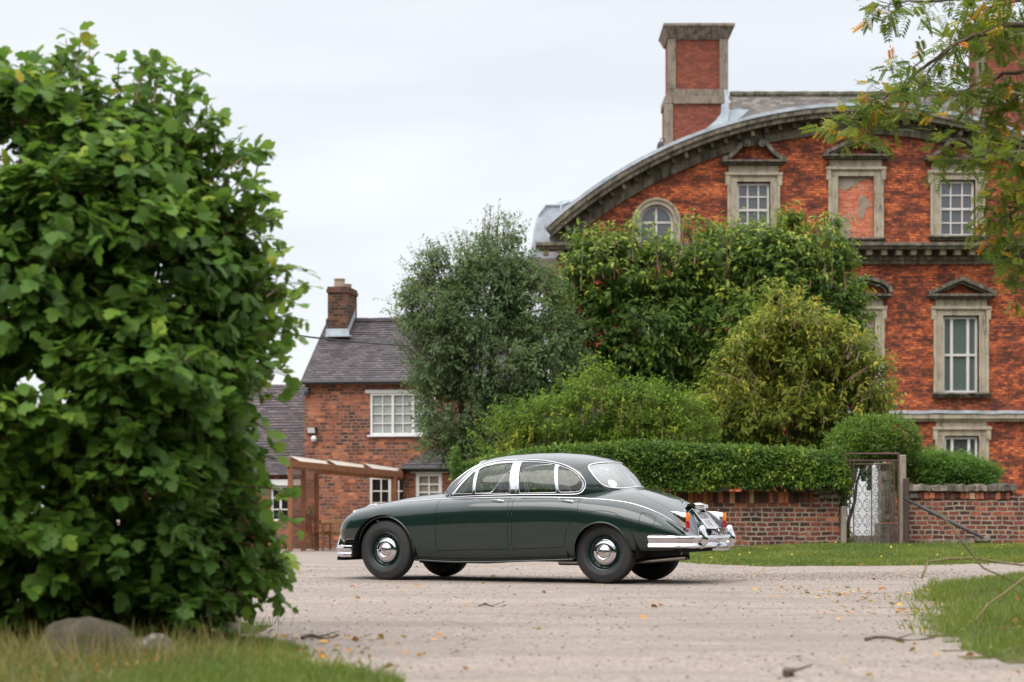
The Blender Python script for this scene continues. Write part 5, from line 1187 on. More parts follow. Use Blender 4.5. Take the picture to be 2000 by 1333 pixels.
for a, c in ((s0, s1), (s1, s2)):
    b = MB(); b.beam(Vector((a.x, a.y, a.z+.75)), Vector((c.x, c.y, c.z+.72)), .05, .07); b.build('rail', M['cedar_h'], pg)
    b = MB(); b.hexa([Vector((a.x+.02, a.y, a.z)), Vector((c.x+.02, c.y, c.z)), Vector((c.x+.03, c.y, c.z)), Vector((a.x+.03, a.y, a.z)), Vector((a.x+.02, a.y, A.z-.1)), Vector((c.x+.02, c.y, A.z-.15)), Vector((c.x+.03, c.y, A.z-.15)), Vector((a.x+.03, a.y, A.z-.1))]); b.build('side_panel', M['side_screen'], pg)
# garden chairs under it
def chair(px, py, Y, rz, w_, hgt, label, m, rungs):
    g = W(px, py, Y); r = empty('garden_chair', g, rz, label, 'chair', 'wooden chairs under the pergola'); sh = .42; b = MB()
    for sx in (-1, 1):
        b = MB(); b.beam((sx*w_/2, .22, 0), (sx*w_/2, .30, hgt), .05, .05, (0,1,0)); b.build('leg', m, r); b = MB(); b.box(sx*w_/2-.025, sx*w_/2+.025, -.25, -.20, 0, .6); b.build('leg', m, r)
        b = MB(); b.beam((sx*w_/2, -.27, .61), (sx*w_/2, .27, .63), .06, .03); b.build('armrest', m, r)
    b = MB(); 
    for k in range(6): y = -.22+.42*k/5; b.box(-w_/2+.02, w_/2-.02, y-.03, y+.03, sh-.012, sh+.012)
    b.box(-w_/2+.02, w_/2-.02, -.235, -.215, sh-.08, sh-.013); b.build('seat', m, r)
    b = MB(); b.hexa([(-w_/2,.265,hgt-.09),(w_/2,.265,hgt-.09),(w_/2,.295,hgt-.09),(-w_/2,.295,hgt-.09),(-w_/2,.275,hgt),(w_/2,.275,hgt),(w_/2,.305,hgt),(-w_/2,.305,hgt)])
    for k in range(rungs): x = -w_/2+.06+(w_-.12)*k/(rungs-1); b.beam((x, .235, sh+.02), (x, .285, hgt-.09), .035, .015, (0,1,0))
    b.build('backrest', m, r); return r
M['teak'] = wood_mat('teak', (.2,.1,.05), (.42,.24,.12), (9, 9, 2))
chair(620, 1074, 46.9, R(75), .5, .85, 'tall dark slatted wooden garden chair turned sideways by the pergola post', M['cedar'], 6)
chair(648, 1074, 47.8, R(-12), .62, .72, 'paler wooden garden armchair behind the tall slatted chair, facing out', M['teak'], 7)
pt = thing('potted_plant', W(606, 1000, 46.75), 'small green pot plant on the pergola rail', 'plant'); b = MB(); g = W(606, 1005, 46.75); b.lathe([(0,0),(.05,0),(.07,.1),(.06,.1)], g, (0,0,1), 10); b.build('pot', M['render'], pt)
P = np.array(g)+np.array([0,0,.14])+rng.normal(0, .045, (70, 3)); cloud('foliage', P, rng.normal(size=(70, 3)), rng.normal(size=(70, 3)), .06, rng.random(70), T_QUAD, M['leaf_bright'], pt)
wr = thing('overhead_wire', W(470, 626, 44), 'thin black overhead wire sagging to the cottage roof', 'wire')
a = W(300, 605, 38); c = W(800, 676, 49.5); pts = [a.lerp(c, t)+Vector((0,0,-.12*math.sin(math.pi*t))) for t in np.linspace(0, 1, 24)]; b = MB(); b.tube(pts, .021, 6); b.build('cable', M['black'], wr)

# ================================================================ GARDEN WALLS AND GATE
WY = 36.0
def gwall(name, x0, x1, top, label, seed):
    rr = random.Random(seed); r = thing(name, Vector((x0, WY, gz1(x0, WY))), label, 'wall', None); b = MB(); n = 40; T = []
    for i in range(n+1):
        x = x0+(x1-x0)*i/n; T.append((x, top(x)+rr.uniform(-.012, .012)))
    bot = [(x1, -.15), (x0, -.15)]; poly = T+bot; b.add([(x, WY, z) for x, z in poly]+[(x, WY+.34, z) for x, z in poly], [tuple(range(len(poly)-1, -1, -1)), tuple(len(poly)+i for i in range(len(poly)))]+[(i, (i+1) % len(poly), len(poly)+(i+1) % len(poly), len(poly)+i) for i in range(len(poly))])
    b.build('brickwork', M['brick_wall'], r); return r
zt1 = CAM_H+(HOR-962)*WY/FPX; wx = lambda px: (px-1000)*WY/FPX
wl = gwall('garden_wall', wx(890), wx(1640), lambda x: zt1, 'weathered red brick garden wall below the clipped hedge, left of the iron gate', 1)
wr_ = gwall('garden_wall', wx(1772), wx(2300), lambda x: CAM_H+(HOR-(960 if x < wx(1978) else 964))*WY/FPX, 'weathered red brick garden wall with dark stone coping right of the iron gate', 2)
def course(x0, x1, z0_, z1_, parent, w_=.095, seed=0):      # soldier course of upright bricks
    rr = random.Random(seed); x = x0; b = MB()
    while x < x1-.05:
        d = w_*rr.uniform(.8, 1.15); b.box(x+.006, x+d-.006, WY-.02-rr.uniform(0, .012), WY+.3, z0_+rr.uniform(-.01, .01), z1_+rr.uniform(-.02, .012)); x += d
    return b.build('top_course', M['brick_single'], parent, False, .006)
def single():
    k = NT('brick_single'); g = k.n('ShaderNodeNewGeometry'); c = k.ramp(g.outputs['Random Per Island'], [(0, (.04,.025,.025)), (.3, (.1,.045,.035)), (.6, (.26,.085,.05)), (.85, (.45,.16,.08)), (1, (.5,.36,.24))]); v = k.coord()
    n = k.noise(v, 25, 4, .7); return k.fin(k.mix(.5, c, k.ramp(n, [(.3, .3), (.7, .8)]), 'OVERLAY'), .9, 0, k.bump(n, .01, .8), .2)
M['brick_single'] = single()
course(wx(895), wx(1592), zt1-.19, zt1+.015, wl, seed=3); course(wx(1793), wx(1975), CAM_H+(HOR-975)*WY/FPX, CAM_H+(HOR-961)*WY/FPX, wr_, seed=5)
def slab(x0, x1, z0_, z1_, parent, seed, m='stone_wall', dy=.06):
    rr = random.Random(seed); b = MB(); n = 7; vs = []
    for i in range(n):
        t = i/(n-1); x = x0+(x1-x0)*t; e = (1-abs(2*t-1)**5)*.5+.5; zt_ = z1_+rr.uniform(-.018, .018)-(1-e)*.04; zb_ = z0_+rr.uniform(-.005, .008)
        vs += [(x, WY-dy-rr.uniform(0, .03), zb_), (x, WY-dy-rr.uniform(0, .02), zt_-.02), (x, WY+.05, zt_), (x, WY+.42, zt_-.01), (x, WY+.42, zb_)]
    fs = [(i*5+j, i*5+(j+1) % 5, (i+1)*5+(j+1) % 5, (i+1)*5+j) for i in range(n-1) for j in range(5)]+[tuple(range(5)), tuple((n-1)*5+j for j in (4,3,2,1,0))]
    b.add(vs, fs); o = b.build('coping_stone', M[m], parent, False, .012)
Zw = lambda v: CAM_H+(HOR-v)*WY/FPX
for i, (a, c, t_, bt) in enumerate(((1768,1816,946,960),(1818,1850,947,960),(1851,1895,946,961),(1896,1927,946,960),(1928,1984,945,960))): slab(wx(a), wx(c), Zw(bt), Zw(t_), wr_, i, 'stone_dark' if i in (2, 4) else 'stone_wall')
for i, (a, c, t_, bt) in enumerate(((1578,1634,949,960),(1600,1638,963,974))): slab(wx(a), wx(c), Zw(bt), Zw(t_), wl, 20+i, dy=.05)
for i, (a, c, t_, bt) in enumerate(((1772,1793,962,974),(1795,1838,1052,1066),(1840,1870,1053,1067),(1872,1902,1050,1064),(1905,1935,1045,1058))): slab(wx(a), wx(c), Zw(bt), Zw(t_), wr_, 30+i, dy=.02)
# gate
gt = thing('garden_gate', W(1702, 1068, WY), 'rusty wrought iron garden gate with scrollwork between two timber posts', 'gate')
X = wx; Z = Zw
def bar(pts, r, nm='bar', m='rust', seg=6, y=None): b = MB(); b.tube([(X(x), WY-.02 if y is None else y, Z(v)) for x, v in pts], r, seg); return b.build(nm, M[m], gt)
bar([(1651,1068),(1651,886.5),(1755,886.5)], .020, 'frame'); bar([(1755,886),(1755,1067)], .022, 'frame')
for pts in ([(1651,900),(1755,900)], [(1669,907),(1738,907)], [(1667,1063),(1738,1063)]): bar(pts, .013, 'rail')
for pts in ([(1659,900),(1659,1068)], [(1667,900),(1667,1068)], [(1702,907),(1702,1063)], [(1738,900),(1738,1067)], [(1746,900),(1746,1067)]): bar(pts, .012, 'upright')
for v in (967, 976, 1000): bar([(1651,v+8),(1667,v+8)] if v != 967 else [(1746,v),(1755,v)], .009, 'rail')
bar([(1641,962),(1659,962)], .018, 'latch', 'rust')
def spiral(cx, cy, r, a0, turn, s_, n=26): return [(cx+r*(1-t*.86)*math.cos(a0+s_*turn*t), cy+r*(1-t*.86)*math.sin(a0+s_*turn*t)) for t in np.linspace(0, 1, n)]
sc0 = MB(); yy = WY+.01
for (xa, xb) in ((1667, 1702), (1702, 1738)):
    cx_ = (xa+xb)/2
    for row in range(5):
        y0_ = 911+row*30.6
        for s_ in (-1, 1):
            xo = xa if s_ < 0 else xb
            # a big C curve touching the centre with a scroll at each end
            c1 = spiral(cx_+s_*9.0, y0_+7.5, 6.6, math.pi/2*1 if s_ > 0 else math.pi/2, 2*math.pi*1.35, -s_)
            c2 = spiral(cx_+s_*9.0, y0_+22.5, 6.6, -math.pi/2, 2*math.pi*1.35, s_)
            arcp = [(cx_+s_*(9.0-8.0*math.sin(math.pi*t)), y0_+0.9+28.2*t) for t in np.linspace(0, 1, 12)]
            for pts in (c1, c2, arcp): sc0.tube([(X(x), yy, Z(v)) for x, v in pts], .0055, 5)
sc0.build('scrollwork', M['scroll'], gt)
def gpost(nm, x0, x1, ztop, y0_, y1_, m, par): g = gz1(X(x0), WY); b = MB(); b.box(X(x0), X(x1), y0_, y1_, g-.05, Z(ztop)); return b.build(nm, M[m], par, False, .012)
gpost('gate_post', 1756, 1768.5, 889, WY-.07, WY+.08, 'oldwood', gt); gpost('gate_post', 1762, 1771.5, 935, WY-.20, WY-.08, 'brownpost', gt); gpost('gate_post', 1641, 1652, 990, WY-.10, WY+.04, 'oldwood', gt)
pl = thing('timber_prop', W(1766, 974, WY-.28), 'long dark round timber pole leaning from the gate post down to the grass', 'pole')
a = W(1764, 973, WY-.28); c = W(1918, 1050, 34.2); b = MB(); b.tube([a, a.lerp(c, .3)+Vector((0,0,.0)), a.lerp(c, .7), c], [.022,.034,.038,.026], 8); b.build('pole', M['pole'], pl, True)
# seen through the gate
wp = thing('white_shed', W(1690, 1045, 39), 'white painted garden panel seen through the iron gate', 'panel'); Xq = lambda u: kx(u, 39.); Zq = lambda v: kz(v, 39.)
b = MB(); b.extr([(Xq(1648), Zq(1046)), (Xq(1720), Zq(1046)), (Xq(1720), Zq(905)), (Xq(1704), Zq(905)), (Xq(1704), Zq(958)), (Xq(1692), Zq(958)), (Xq(1692), Zq(941)), (Xq(1682), Zq(941)), (Xq(1678), Zq(912)), (Xq(1674), Zq(941)), (Xq(1648), Zq(990))], 39, 39.12); b.build('board', M['panelwhite'], wp)
b = MB(); b.box(Xq(1640), Xq(1745), 38.6, 39.1, gz1(6, 38.6)-.05, Zq(1046)); b.build('step', M['oldwood'], wp)
cs = thing('carved_pillar', W(1737, 1060, 38.6), 'weathered carved stone pillar standing behind the gate', 'pillar'); b = MB(); Xp = lambda u: kx(u, 38.6); Zp = lambda v: kz(v, 38.6)
b.box(Xp(1720), Xp(1745), 38.6, 38.9, Zp(1020), Zp(920)); b.hexa([(Xp(1720),38.6,Zp(920)),(Xp(1745),38.6,Zp(920)),(Xp(1745),38.9,Zp(920)),(Xp(1720),38.9,Zp(920)),(Xp(1717),38.5,Zp(905)),(Xp(1738),38.5,Zp(905)),(Xp(1738),39,Zp(905)),(Xp(1717),39,Zp(905))])
for x in (1727, 1732, 1737): b.box(Xp(x), Xp(x+2), 38.57, 38.6, Zp(1000), Zp(950))
b.lathe([(0,0),(.05,0),(.05,.06),(0,.06)], (Xp(1731), 38.54, Zp(1012)), (0,1,0), 14); b.lathe([(0,0),(.035,0),(.035,.05),(0,.05)], (Xp(1727), 38.55, Zp(935)), (0,1,0), 14)
b.box(Xp(1746), Xp(1752), 38.7, 39, Zp(1020), Zp(940)); b.box(Xp(1742), Xp(1753), 38.6, 39, Zp(1020), Zp(1010)); b.box(Xp(1715), Xp(1753), 38.45, 39.0, gz1(7, 38.5), Zp(1022)); b.build('shaft', M['stone_wall'], cs, False, .015)

# ================================================================ PLANTS
def tree(name, label, cat, base, lobes, m, n, k, Lsh, lsz, tmpl, seed, trunk=.12, g=9, cr=.26, up=.25, droop=0., ld=.2, spread=.9, rough=.16, ns=2.2, hol=.80, bark='bark', tip_col=.0, wid=1., jit=.03, shoot=True, base_tint=.4, front=.35, shell=.16, group=None, nl=None):
    t = thing(name, base, label, cat, group)
    b = MB(); limbs(b, base, lobes[:nl] if nl else lobes, trunk, trunk*.25, seed=seed)
    P, D = tips(lobes, n, rough, ns, seed*3.1, shell, front, hol, g, cr)
    b.build('trunk', M[bark], t, True)
    pos, d_, nn, tt, S_ = sprays(P, D, k, Lsh, up, droop, spread, ld, jit)
    clump = np.repeat(np.array([mnoise.noise(Vector((p[0]*.9+seed, p[1]*.9, p[2]*.9))) for p in P]), k)
    hz_ = np.repeat((P[:, 2]-P[:, 2].min())/(np.ptp(P[:, 2])+.01), k)
    tint = base_tint + clump*.28 + rng.normal(0, .10, len(pos)) + tip_col*(tt > .72)*(hz_**1.2)*rng.random(len(pos))
    cloud('foliage', pos, d_, nn, (.5+.75*rng.random(len(pos))**.7)*lsz*np.repeat(rng.uniform(.8, 1.15, len(P)), k), np.clip(tint, 0, 1), tmpl, m, t, wid)
    if shoot:
        b = MB(); LL = Lsh*.85; sel = range(0, len(P), max(1, int(shoot) if shoot is not True else 1))
        for i in sel: p = Vector(P[i]); e = p+Vector(S_[i])*LL*.9; q = p-Vector(S_[i])*LL*.5; b.tube([q, p, e+Vector((0,0,-droop*LL*.8))], [.004+lsz*.04, .003+lsz*.03, .002+lsz*.01], 4, caps=False)
        b.build('twigs', M['twig'], t, fix=False)
    return t
# reaching shoots that break its outline
def shoots(lst, Y, parent, m, lsz, k=11, seed=1, tmpl=T_LOBE, tint=.5, tip=.3, fy=.3, wid=1., r_=.006, droop=.25):
    rr = np.random.default_rng(seed); PP = []; DD = []; NN = []; TT = []; b = MB()
    for (x0, y0_, x1, y1_) in lst:
        a = W(x0, y0_, Y+rr.uniform(-fy, fy)); c = W(x1, y1_, Y+rr.uniform(-fy, fy)); pts = [a.lerp(c, t)+Vector((0,0,.05*math.sin(math.pi*t))) for t in np.linspace(0, 1, 6)]; b.tube(pts, [r_*(1-i/8) for i in range(6)], 5)
        for i in range(k):
            t = .15+.85*i/(k-1); p = a.lerp(c, t)+Vector((0,0,.05*math.sin(math.pi*t))); s_ = rr.normal(size=3); PP.append(np.array(p)+rr.normal(0, .012, 3)); DD.append(np.array((c-a).normalized())*.5+s_*.6+[0,0,-droop]); NN.append(np.array([0,-.4,1.])+rr.normal(0, .35, 3)); TT.append(rr.normal(tint, .12)+(tip*t**2))
    b.build('twigs', M['twig'], parent); cloud('foliage', np.array(PP), np.array(DD), np.array(NN), rr.uniform(.6, 1.1, len(PP))*lsz, np.clip(TT, 0, 1), tmpl, m, parent, wid)
# grey-green tree by the cottage
Y = 44.0
L = [lob(970,452,10,36,Y,.3), lob(968,505,32,40,Y,.5), lob(960,560,62,50,Y,.8), lob(890,530,36,34,Y,.5), lob(850,600,38,45,Y,.6), lob(930,630,85,70,Y,1.1), lob(1030,590,40,60,Y,.7), lob(1055,660,50,60,Y,.8), lob(865,690,48,66,Y,.8), lob(970,710,95,95,Y,1.2), lob(1070,740,50,90,Y,1.), lob(862,790,28,26,Y,.5), lob(915,800,66,62,Y,.9), lob(888,868,30,18,Y,.5), lob(990,830,95,90,Y,1.1), lob(1080,830,60,80,Y,1.)]
gtree = tree('weeping_tree', 'tall grey-green feathery tree between cottage and large house', 'tree', W(965, 1060, Y), L, M['leaf_grey'], 7600, 13, .34, .10, T_QUAD, 3, .10, g=16, cr=.42, up=.35, droop=.2, ld=.4, rough=.2, ns=2.4, shell=.24, shoot=6, wid=.95, base_tint=.42, tip_col=.35)
rs = random.Random(3); LS = []
for px, top in ((970,388),(962,400),(980,404),(950,425),(990,430),(930,455),(1010,465),(905,450),(885,432),(862,448),(840,470),(818,490),(800,520),(785,560),(775,600),(790,480),(1030,490),(1045,520),(780,640),(790,690)):
    for _ in range(5): dx = rs.uniform(-20, 20); LS.append((px+dx*1.3+(960-px)*.35, top+rs.uniform(80, 120), px+dx, top+rs.uniform(0, 34)))
shoots(LS, 43.8, gtree, M['leaf_grey'], .095, 24, 5, T_QUAD, .5, .1, .6, .8, .008, .4)
# dark cherry
Y = 46.0
L = [lob(1195,540,66,60,Y,1.), lob(1295,545,80,62,Y,1.2), lob(1410,535,80,62,Y,1.2), lob(1520,530,75,62,Y,1.2), lob(1590,560,52,80,Y,1.), lob(1170,640,70,110,Y,1.), lob(1290,660,120,120,Y,1.5), lob(1430,660,120,120,Y,1.5), lob(1550,680,95,120,Y,1.3), lob(1620,640,50,70,Y,.9), lob(1200,780,90,80,Y,1.2), lob(1380,800,110,80,Y,1.3), lob(1612,470,14,34,Y,.4), lob(1240,478,18,20,Y,.4), lob(1350,470,16,24,Y,.4), lob(1525,462,16,30,Y,.4), lob(1175,480,18,24,Y,.4), lob(1440,470,18,24,Y,.4), lob(1130,540,18,30,Y,.4)]
cherry = tree('cherry_tree', 'broad dark green tree with drooping leaves in front of the large house', 'tree', W(1370, 1060, Y), L, M['leaf_dark'], 6400, 12, .40, .150, T_OVAL, 5, .14, g=8, cr=.36, up=.6, droop=.10, shell=.26, ld=.85, rough=.26, ns=1.6, shoot=6, base_tint=.46, tip_col=.9, wid=1.0)
rs = random.Random(8); LS = []
for px, top in ((1150,440),(1178,432),(1205,420),(1232,412),(1262,418),(1290,436),(1318,428),(1345,404),(1368,420),(1392,436),(1420,412),(1448,424),(1475,440),(1500,418),(1522,398),(1545,416),(1570,436),(1590,420),(1608,400),(1618,412),(1632,450),(1120,490),(1108,540)):
    for _ in range(3): dx = rs.uniform(-16, 16); LS.append((px+dx*1.8, top+rs.uniform(95, 130), px+dx, top+rs.uniform(0, 34)))
for _ in range(70): x = rs.uniform(1130, 1620); y = rs.uniform(470, 760); LS.append((x+rs.uniform(-12, 12), y+rs.uniform(40, 70), x, y))
shoots(LS, 45.2, cherry, M['leaf_dark'], .155, 17, 3, T_OVAL, .55, .45, .8, 1., .012, .7)
# yellowing tree
Y = 41.0
L = [lob(1535,600,22,30,Y,.4), lob(1565,630,30,28,Y,.4), lob(1515,665,48,42,Y,.6), lob(1590,675,58,45,Y,.7), lob(1650,690,34,32,Y,.5), lob(1465,720,40,40,Y,.6), lob(1550,755,80,65,Y,.9), lob(1640,760,55,40,Y,.7), lob(1695,745,28,22,Y,.4), lob(1708,785,26,18,Y,.4), lob(1415,790,34,36,Y,.5), lob(1470,810,60,45,Y,.8), lob(1560,830,70,40,Y,.8), lob(1640,815,55,34,Y,.7), lob(1420,840,40,26,Y,.5)]
ytree = tree('small_tree', 'yellow-green tree with autumn tints behind the hedge beside the gate', 'tree', W(1560, 1060, Y), L, M['leaf_yellow'], 2500, 10, .36, .14, T_OVAL, 8, .06, g=11, cr=.36, up=.35, droop=.2, ld=.6, rough=.42, ns=1.8, shell=.26, shoot=3, base_tint=.45, tip_col=.4, wid=.8)
rs = random.Random(4); LS = []
for px, py, ex, ey in ((1530,640,1536,560),(1550,650,1562,572),(1500,660,1492,600),(1580,650,1590,600),(1640,690,1662,640),(1660,700,1690,655),(1670,740,1735,700),(1690,760,1752,745),(1690,790,1755,778),(1660,720,1715,690),(1460,730,1425,690),(1450,760,1405,740),(1430,790,1385,780),(1470,700,1450,655),(1600,680,1625,615),(1690,800,1740,815),(1420,830,1382,850)):
    for _ in range(4): a_, b_ = rs.uniform(-18, 18), rs.uniform(-18, 18); LS.append((px+a_, py+b_, ex+a_*.8, ey+b_*.8))
for _ in range(60): x = rs.uniform(1420, 1700); y = rs.uniform(640, 820); LS.append((x+rs.uniform(-20, 20), y+rs.uniform(20, 50), x+rs.uniform(-25, 25), y-10))
shoots(LS, 40.2, ytree, M['leaf_yellow'], .145, 15, 6, T_OVAL, .48, .3, .7, .9, .010, .6)
# bright shrub
Y = 39.2
L = [lob(1165,775,28,48,Y,.5), lob(1150,815,60,50,Y,.7), lob(1225,815,70,52,Y,.7), lob(1290,825,60,50,Y,.7), lob(1335,840,36,45,Y,.6), lob(1080,840,70,38,Y,.7), lob(1000,855,58,30,Y,.6), lob(1250,860,110,35,Y,.7), lob(970,880,30,25,Y,.5)]
gshrub = tree('garden_shrub', 'bright lime green shrub rising above the clipped hedge', 'shrub', W(1160, 1055, Y), L, M['leaf_bright'], 2100, 10, .34, .085, T_OVAL, 11, .03, g=7, cr=.2, up=.75, ld=.25, rough=.24, ns=3, shoot=3, base_tint=.5, tip_col=.4, wid=.9)
rs = random.Random(6); LS = []
for i in range(90):
    px = rs.uniform(960, 1355); t_ = float(np.interp(px, [945,1000,1060,1120,1150,1168,1200,1260,1320,1360], [868,838,815,780,760,722,762,775,795,830])); LS.append((px+rs.uniform(-15, 15), t_+rs.uniform(60, 90), px, t_+rs.uniform(0, 40)))
shoots(LS, 38.6, gshrub, M['leaf_bright'], .085, 16, 7, T_OVAL, .6, .35, .5, .9, .007, .3)
# clipped hedge over the wall
def boxhedge(name, label, cat, xs0, xs1, topf, botf, y0, y1, n, m, lsz, seed, rad=.18, tmpl=T_QUAD):
    t = thing(name, Vector(((xs0+xs1)/2, (y0+y1)/2, botf((xs0+xs1)/2))), label, cat)
    b = MB(); ni = 40; vs = []
    for i in range(ni+1):
        x = xs0+.12+(xs1-xs0-.24)*i/ni; zt_ = topf(x)-.10; zb_ = botf(x)+.06; vs += [(x,y0+.10,zb_),(x,y0+.10,zt_-.1),(x,y0+.2,zt_),(x,y1-.2,zt_),(x,y1-.1,zt_-.1),(x,y1-.1,zb_)]
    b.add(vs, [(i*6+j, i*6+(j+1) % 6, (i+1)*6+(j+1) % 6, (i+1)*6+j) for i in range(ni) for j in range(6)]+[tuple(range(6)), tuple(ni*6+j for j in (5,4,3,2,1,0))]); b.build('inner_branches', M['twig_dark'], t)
    x = rng.uniform(xs0, xs1, n); u = rng.random(n); P = np.zeros((n, 3)); D = np.zeros((n, 3)); hgt = np.array([topf(a)-botf(a) for a in x]); bt = np.array([botf(a) for a in x])
    f = u < .62; P[f] = np.stack([x[f], np.full(f.sum(), y0), bt[f]+hgt[f]*rng.random(f.sum())], 1); D[f] = (0,-1,.15)
    g = (u >= .62) & (u < .90); P[g] = np.stack([x[g], rng.uniform(y0, y1, g.sum()), bt[g]+hgt[g]], 1); D[g] = (0,-.2,1)
    h = u >= .90; e = rng.random(h.sum()) < .5; P[h] = np.stack([np.where(e, xs0, xs1), rng.uniform(y0, y1, h.sum()), bt[h]+hgt[h]*rng.random(h.sum())], 1); D[h] = np.stack([np.where(e, -1, 1), np.zeros(h.sum())-.2, np.zeros(h.sum())], 1)
    # round the shoulders
    dz = (bt+hgt)-P[:, 2]; fr_ = P[:, 1]-y0; k1 = np.clip(1-dz/rad, 0, 1); k2 = np.clip(1-fr_/rad, 0, 1); P[:, 1] += k1**2*rad*.7*(u < .62); P[:, 2] -= k2**2*rad*.7*((u >= .62) & (u < .9))
    nz_ = np.array([mnoise.noise(Vector((p[0]*1.6, p[1]*2, p[2]*2.2+seed))) for p in P]); n2 = np.array([mnoise.noise(Vector((p[0]*6, p[1]*6, p[2]*6+seed))) for p in P])
    n3 = np.array([mnoise.noise(Vector((p[0]*13, p[1]*13, p[2]*13+seed))) for p in P]); P += D*((nz_*.07+n2*.05+n3*.05)+rng.normal(0, .025, n))[:, None]
    dd = D*.4+rng.normal(0, .7, (n, 3))+np.array([0,0,-.35]); nn = D*.8+np.array([0,0,.6])+rng.normal(0, .35, (n, 3))
    cloud('foliage', P, dd, nn, rng.uniform(.7, 1.25, n)*lsz, np.clip(.42+nz_*.3+n3*.35+rng.normal(0, .2, n), 0, 1), tmpl, m, t); return t
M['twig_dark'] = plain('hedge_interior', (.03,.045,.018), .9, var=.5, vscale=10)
Hy = 35.75
tp = lambda x: CAM_H+(HOR-np.interp(1000+x*FPX/Hy, [885,898,945,1000,1080,1200,1340,1480,1650], [935,910,901,888,878,869,867,877,888]))*Hy/FPX+.02*math.sin(x*3)
bt_ = lambda x: CAM_H+(HOR-np.interp(1000+x*FPX/Hy, [885,1300,1340,1500,1600,1650], [972,962,958,948,950,952]))*Hy/FPX+.03*math.sin(x*7)+.02*math.sin(x*17)
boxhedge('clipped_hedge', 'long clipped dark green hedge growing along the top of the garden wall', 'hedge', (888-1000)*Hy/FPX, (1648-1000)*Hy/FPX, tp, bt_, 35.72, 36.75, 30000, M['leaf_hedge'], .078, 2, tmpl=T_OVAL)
Y = 36.3
Y = 36.75; L = [lob(1700,855,60,34,Y,.45), lob(1745,856,40,34,Y,.42), lob(1662,872,42,34,Y,.42), lob(1768,872,18,30,Y,.35), lob(1705,868,70,20,Y,.45)]
tree('clipped_bush', 'rounded clipped bush arching over the top of the iron gate', 'bush', W(1660, 1060, 36.8), L, M['leaf_hedge'], 3600, 4, .09, .062, T_QUAD, 14, .04, g=4, cr=.08, rough=.06, shoot=False, base_tint=.55, shell=.05, nl=1)
Y = 37.4
L = [lob(1805,925,38,26,Y,.5), lob(1842,922,30,22,Y,.5), lob(1885,930,32,20,Y,.5), lob(1918,940,20,14,Y,.4), lob(1850,942,70,16,Y,.5), lob(1788,935,26,22,Y,.4)]
tree('juniper_bush', 'low dark green juniper bush behind the right-hand garden wall', 'bush', W(1850, 1060, Y), L, M['leaf_juniper'], 2600, 13, .17, .075, T_QUAD, 17, .05, g=9, cr=.17, up=.3, rough=.25, ns=3, shoot=False, wid=.7, base_tint=.5, tip_col=.6, spread=.7)
# ivy trailing down the left gate post
iv = thing('ivy', W(1655, 990, WY), 'dark ivy trailing down the left side of the iron gate', 'ivy'); n = 900; t_ = rng.random(n)
P = np.stack([kx(1657, WY)+rng.normal(0, .05, n)-.02+.10*np.sin(t_*7)*(t_ > .5), WY+.05+rng.normal(0, .04, n), kz(905, WY)-t_**1.2*1.45], 1); cloud('foliage', P, rng.normal(size=(n, 3))+[0,-.4,-.6], rng.normal(size=(n, 3))*.4+[0,-1,.4], rng.uniform(.04, .08, n), np.clip(rng.normal(.35, .2, n), 0, 1), T_OVAL, M['leaf_hedge'], iv)
b = MB(); b.tube([(kx(1657, WY)+.02*math.sin(i), WY+.06, kz(905, WY)-i*.16) for i in range(10)], .008, 5); b.build('stem', M['twig'], iv)
# dark shrubs filling the garden behind gate and hedge
L = [lob(1700,930,60,50,41.5,.5), lob(1760,950,50,60,41.5,.5), lob(1650,960,40,60,41.5,.5), lob(1600,910,90,50,40.5,.6), lob(1450,900,100,40,41,.6)]
tree('laurel_shrub', 'dark shrub in shade seen through and beside the iron gate', 'shrub', W(1640, 1060, 41), L, M['leaf_dark'], 900, 9, .3, .12, T_OVAL, 21, .05, rough=.2, shoot=False, base_tint=.2)

# ---- the big near bush
Y = 12.2
L = [lob(95,285,80,85,Y,.5), lob(190,315,60,75,Y,.42), lob(280,350,50,70,Y,.4), lob(20,360,150,130,Y,.8), lob(215,430,140,130,Y,.8), lob(315,470,45,75,Y,.4), lob(-120,420,160,240,Y,1.), lob(80,560,200,190,Y,1.1), lob(300,550,130,150,Y,.9), lob(395,545,45,80,Y,.45),
     lob(100,780,220,200,Y,1.15), lob(300,760,140,160,Y,1.), lob(380,690,55,75,Y,.45), lob(335,850,62,85,Y,.55), lob(100,990,220,190,Y,1.1), lob(290,980,140,150,Y,.95), lob(355,1010,62,85,Y,.5), lob(470,1095,44,40,Y,.4), lob(350,1125,90,66,Y,.55), lob(200,1145,170,80,Y,.8), lob(30,1160,150,110,Y,.8), lob(340,1175,60,38,Y,.4), lob(120,1200,100,36,Y,.5), lob(250,1200,90,36,Y,.5), lob(10,1215,70,36,Y,.5), lob(-160,900,160,300,Y,1.)]
bush = tree('sycamore_bush', 'very large leafy green bush filling the near left side of the view', 'bush', W(180, 1290, 12.4), L, M['leaf_bush'], 4600, 9, .21, .102, T_LOBE, 31, .03, g=7, cr=.15, up=.45, droop=.1, ld=.4, spread=1.0, rough=.17, ns=2.6, shoot=2, base_tint=.45, tip_col=.55, jit=.022, front=.5, shell=.13, hol=.78, wid=1.0)
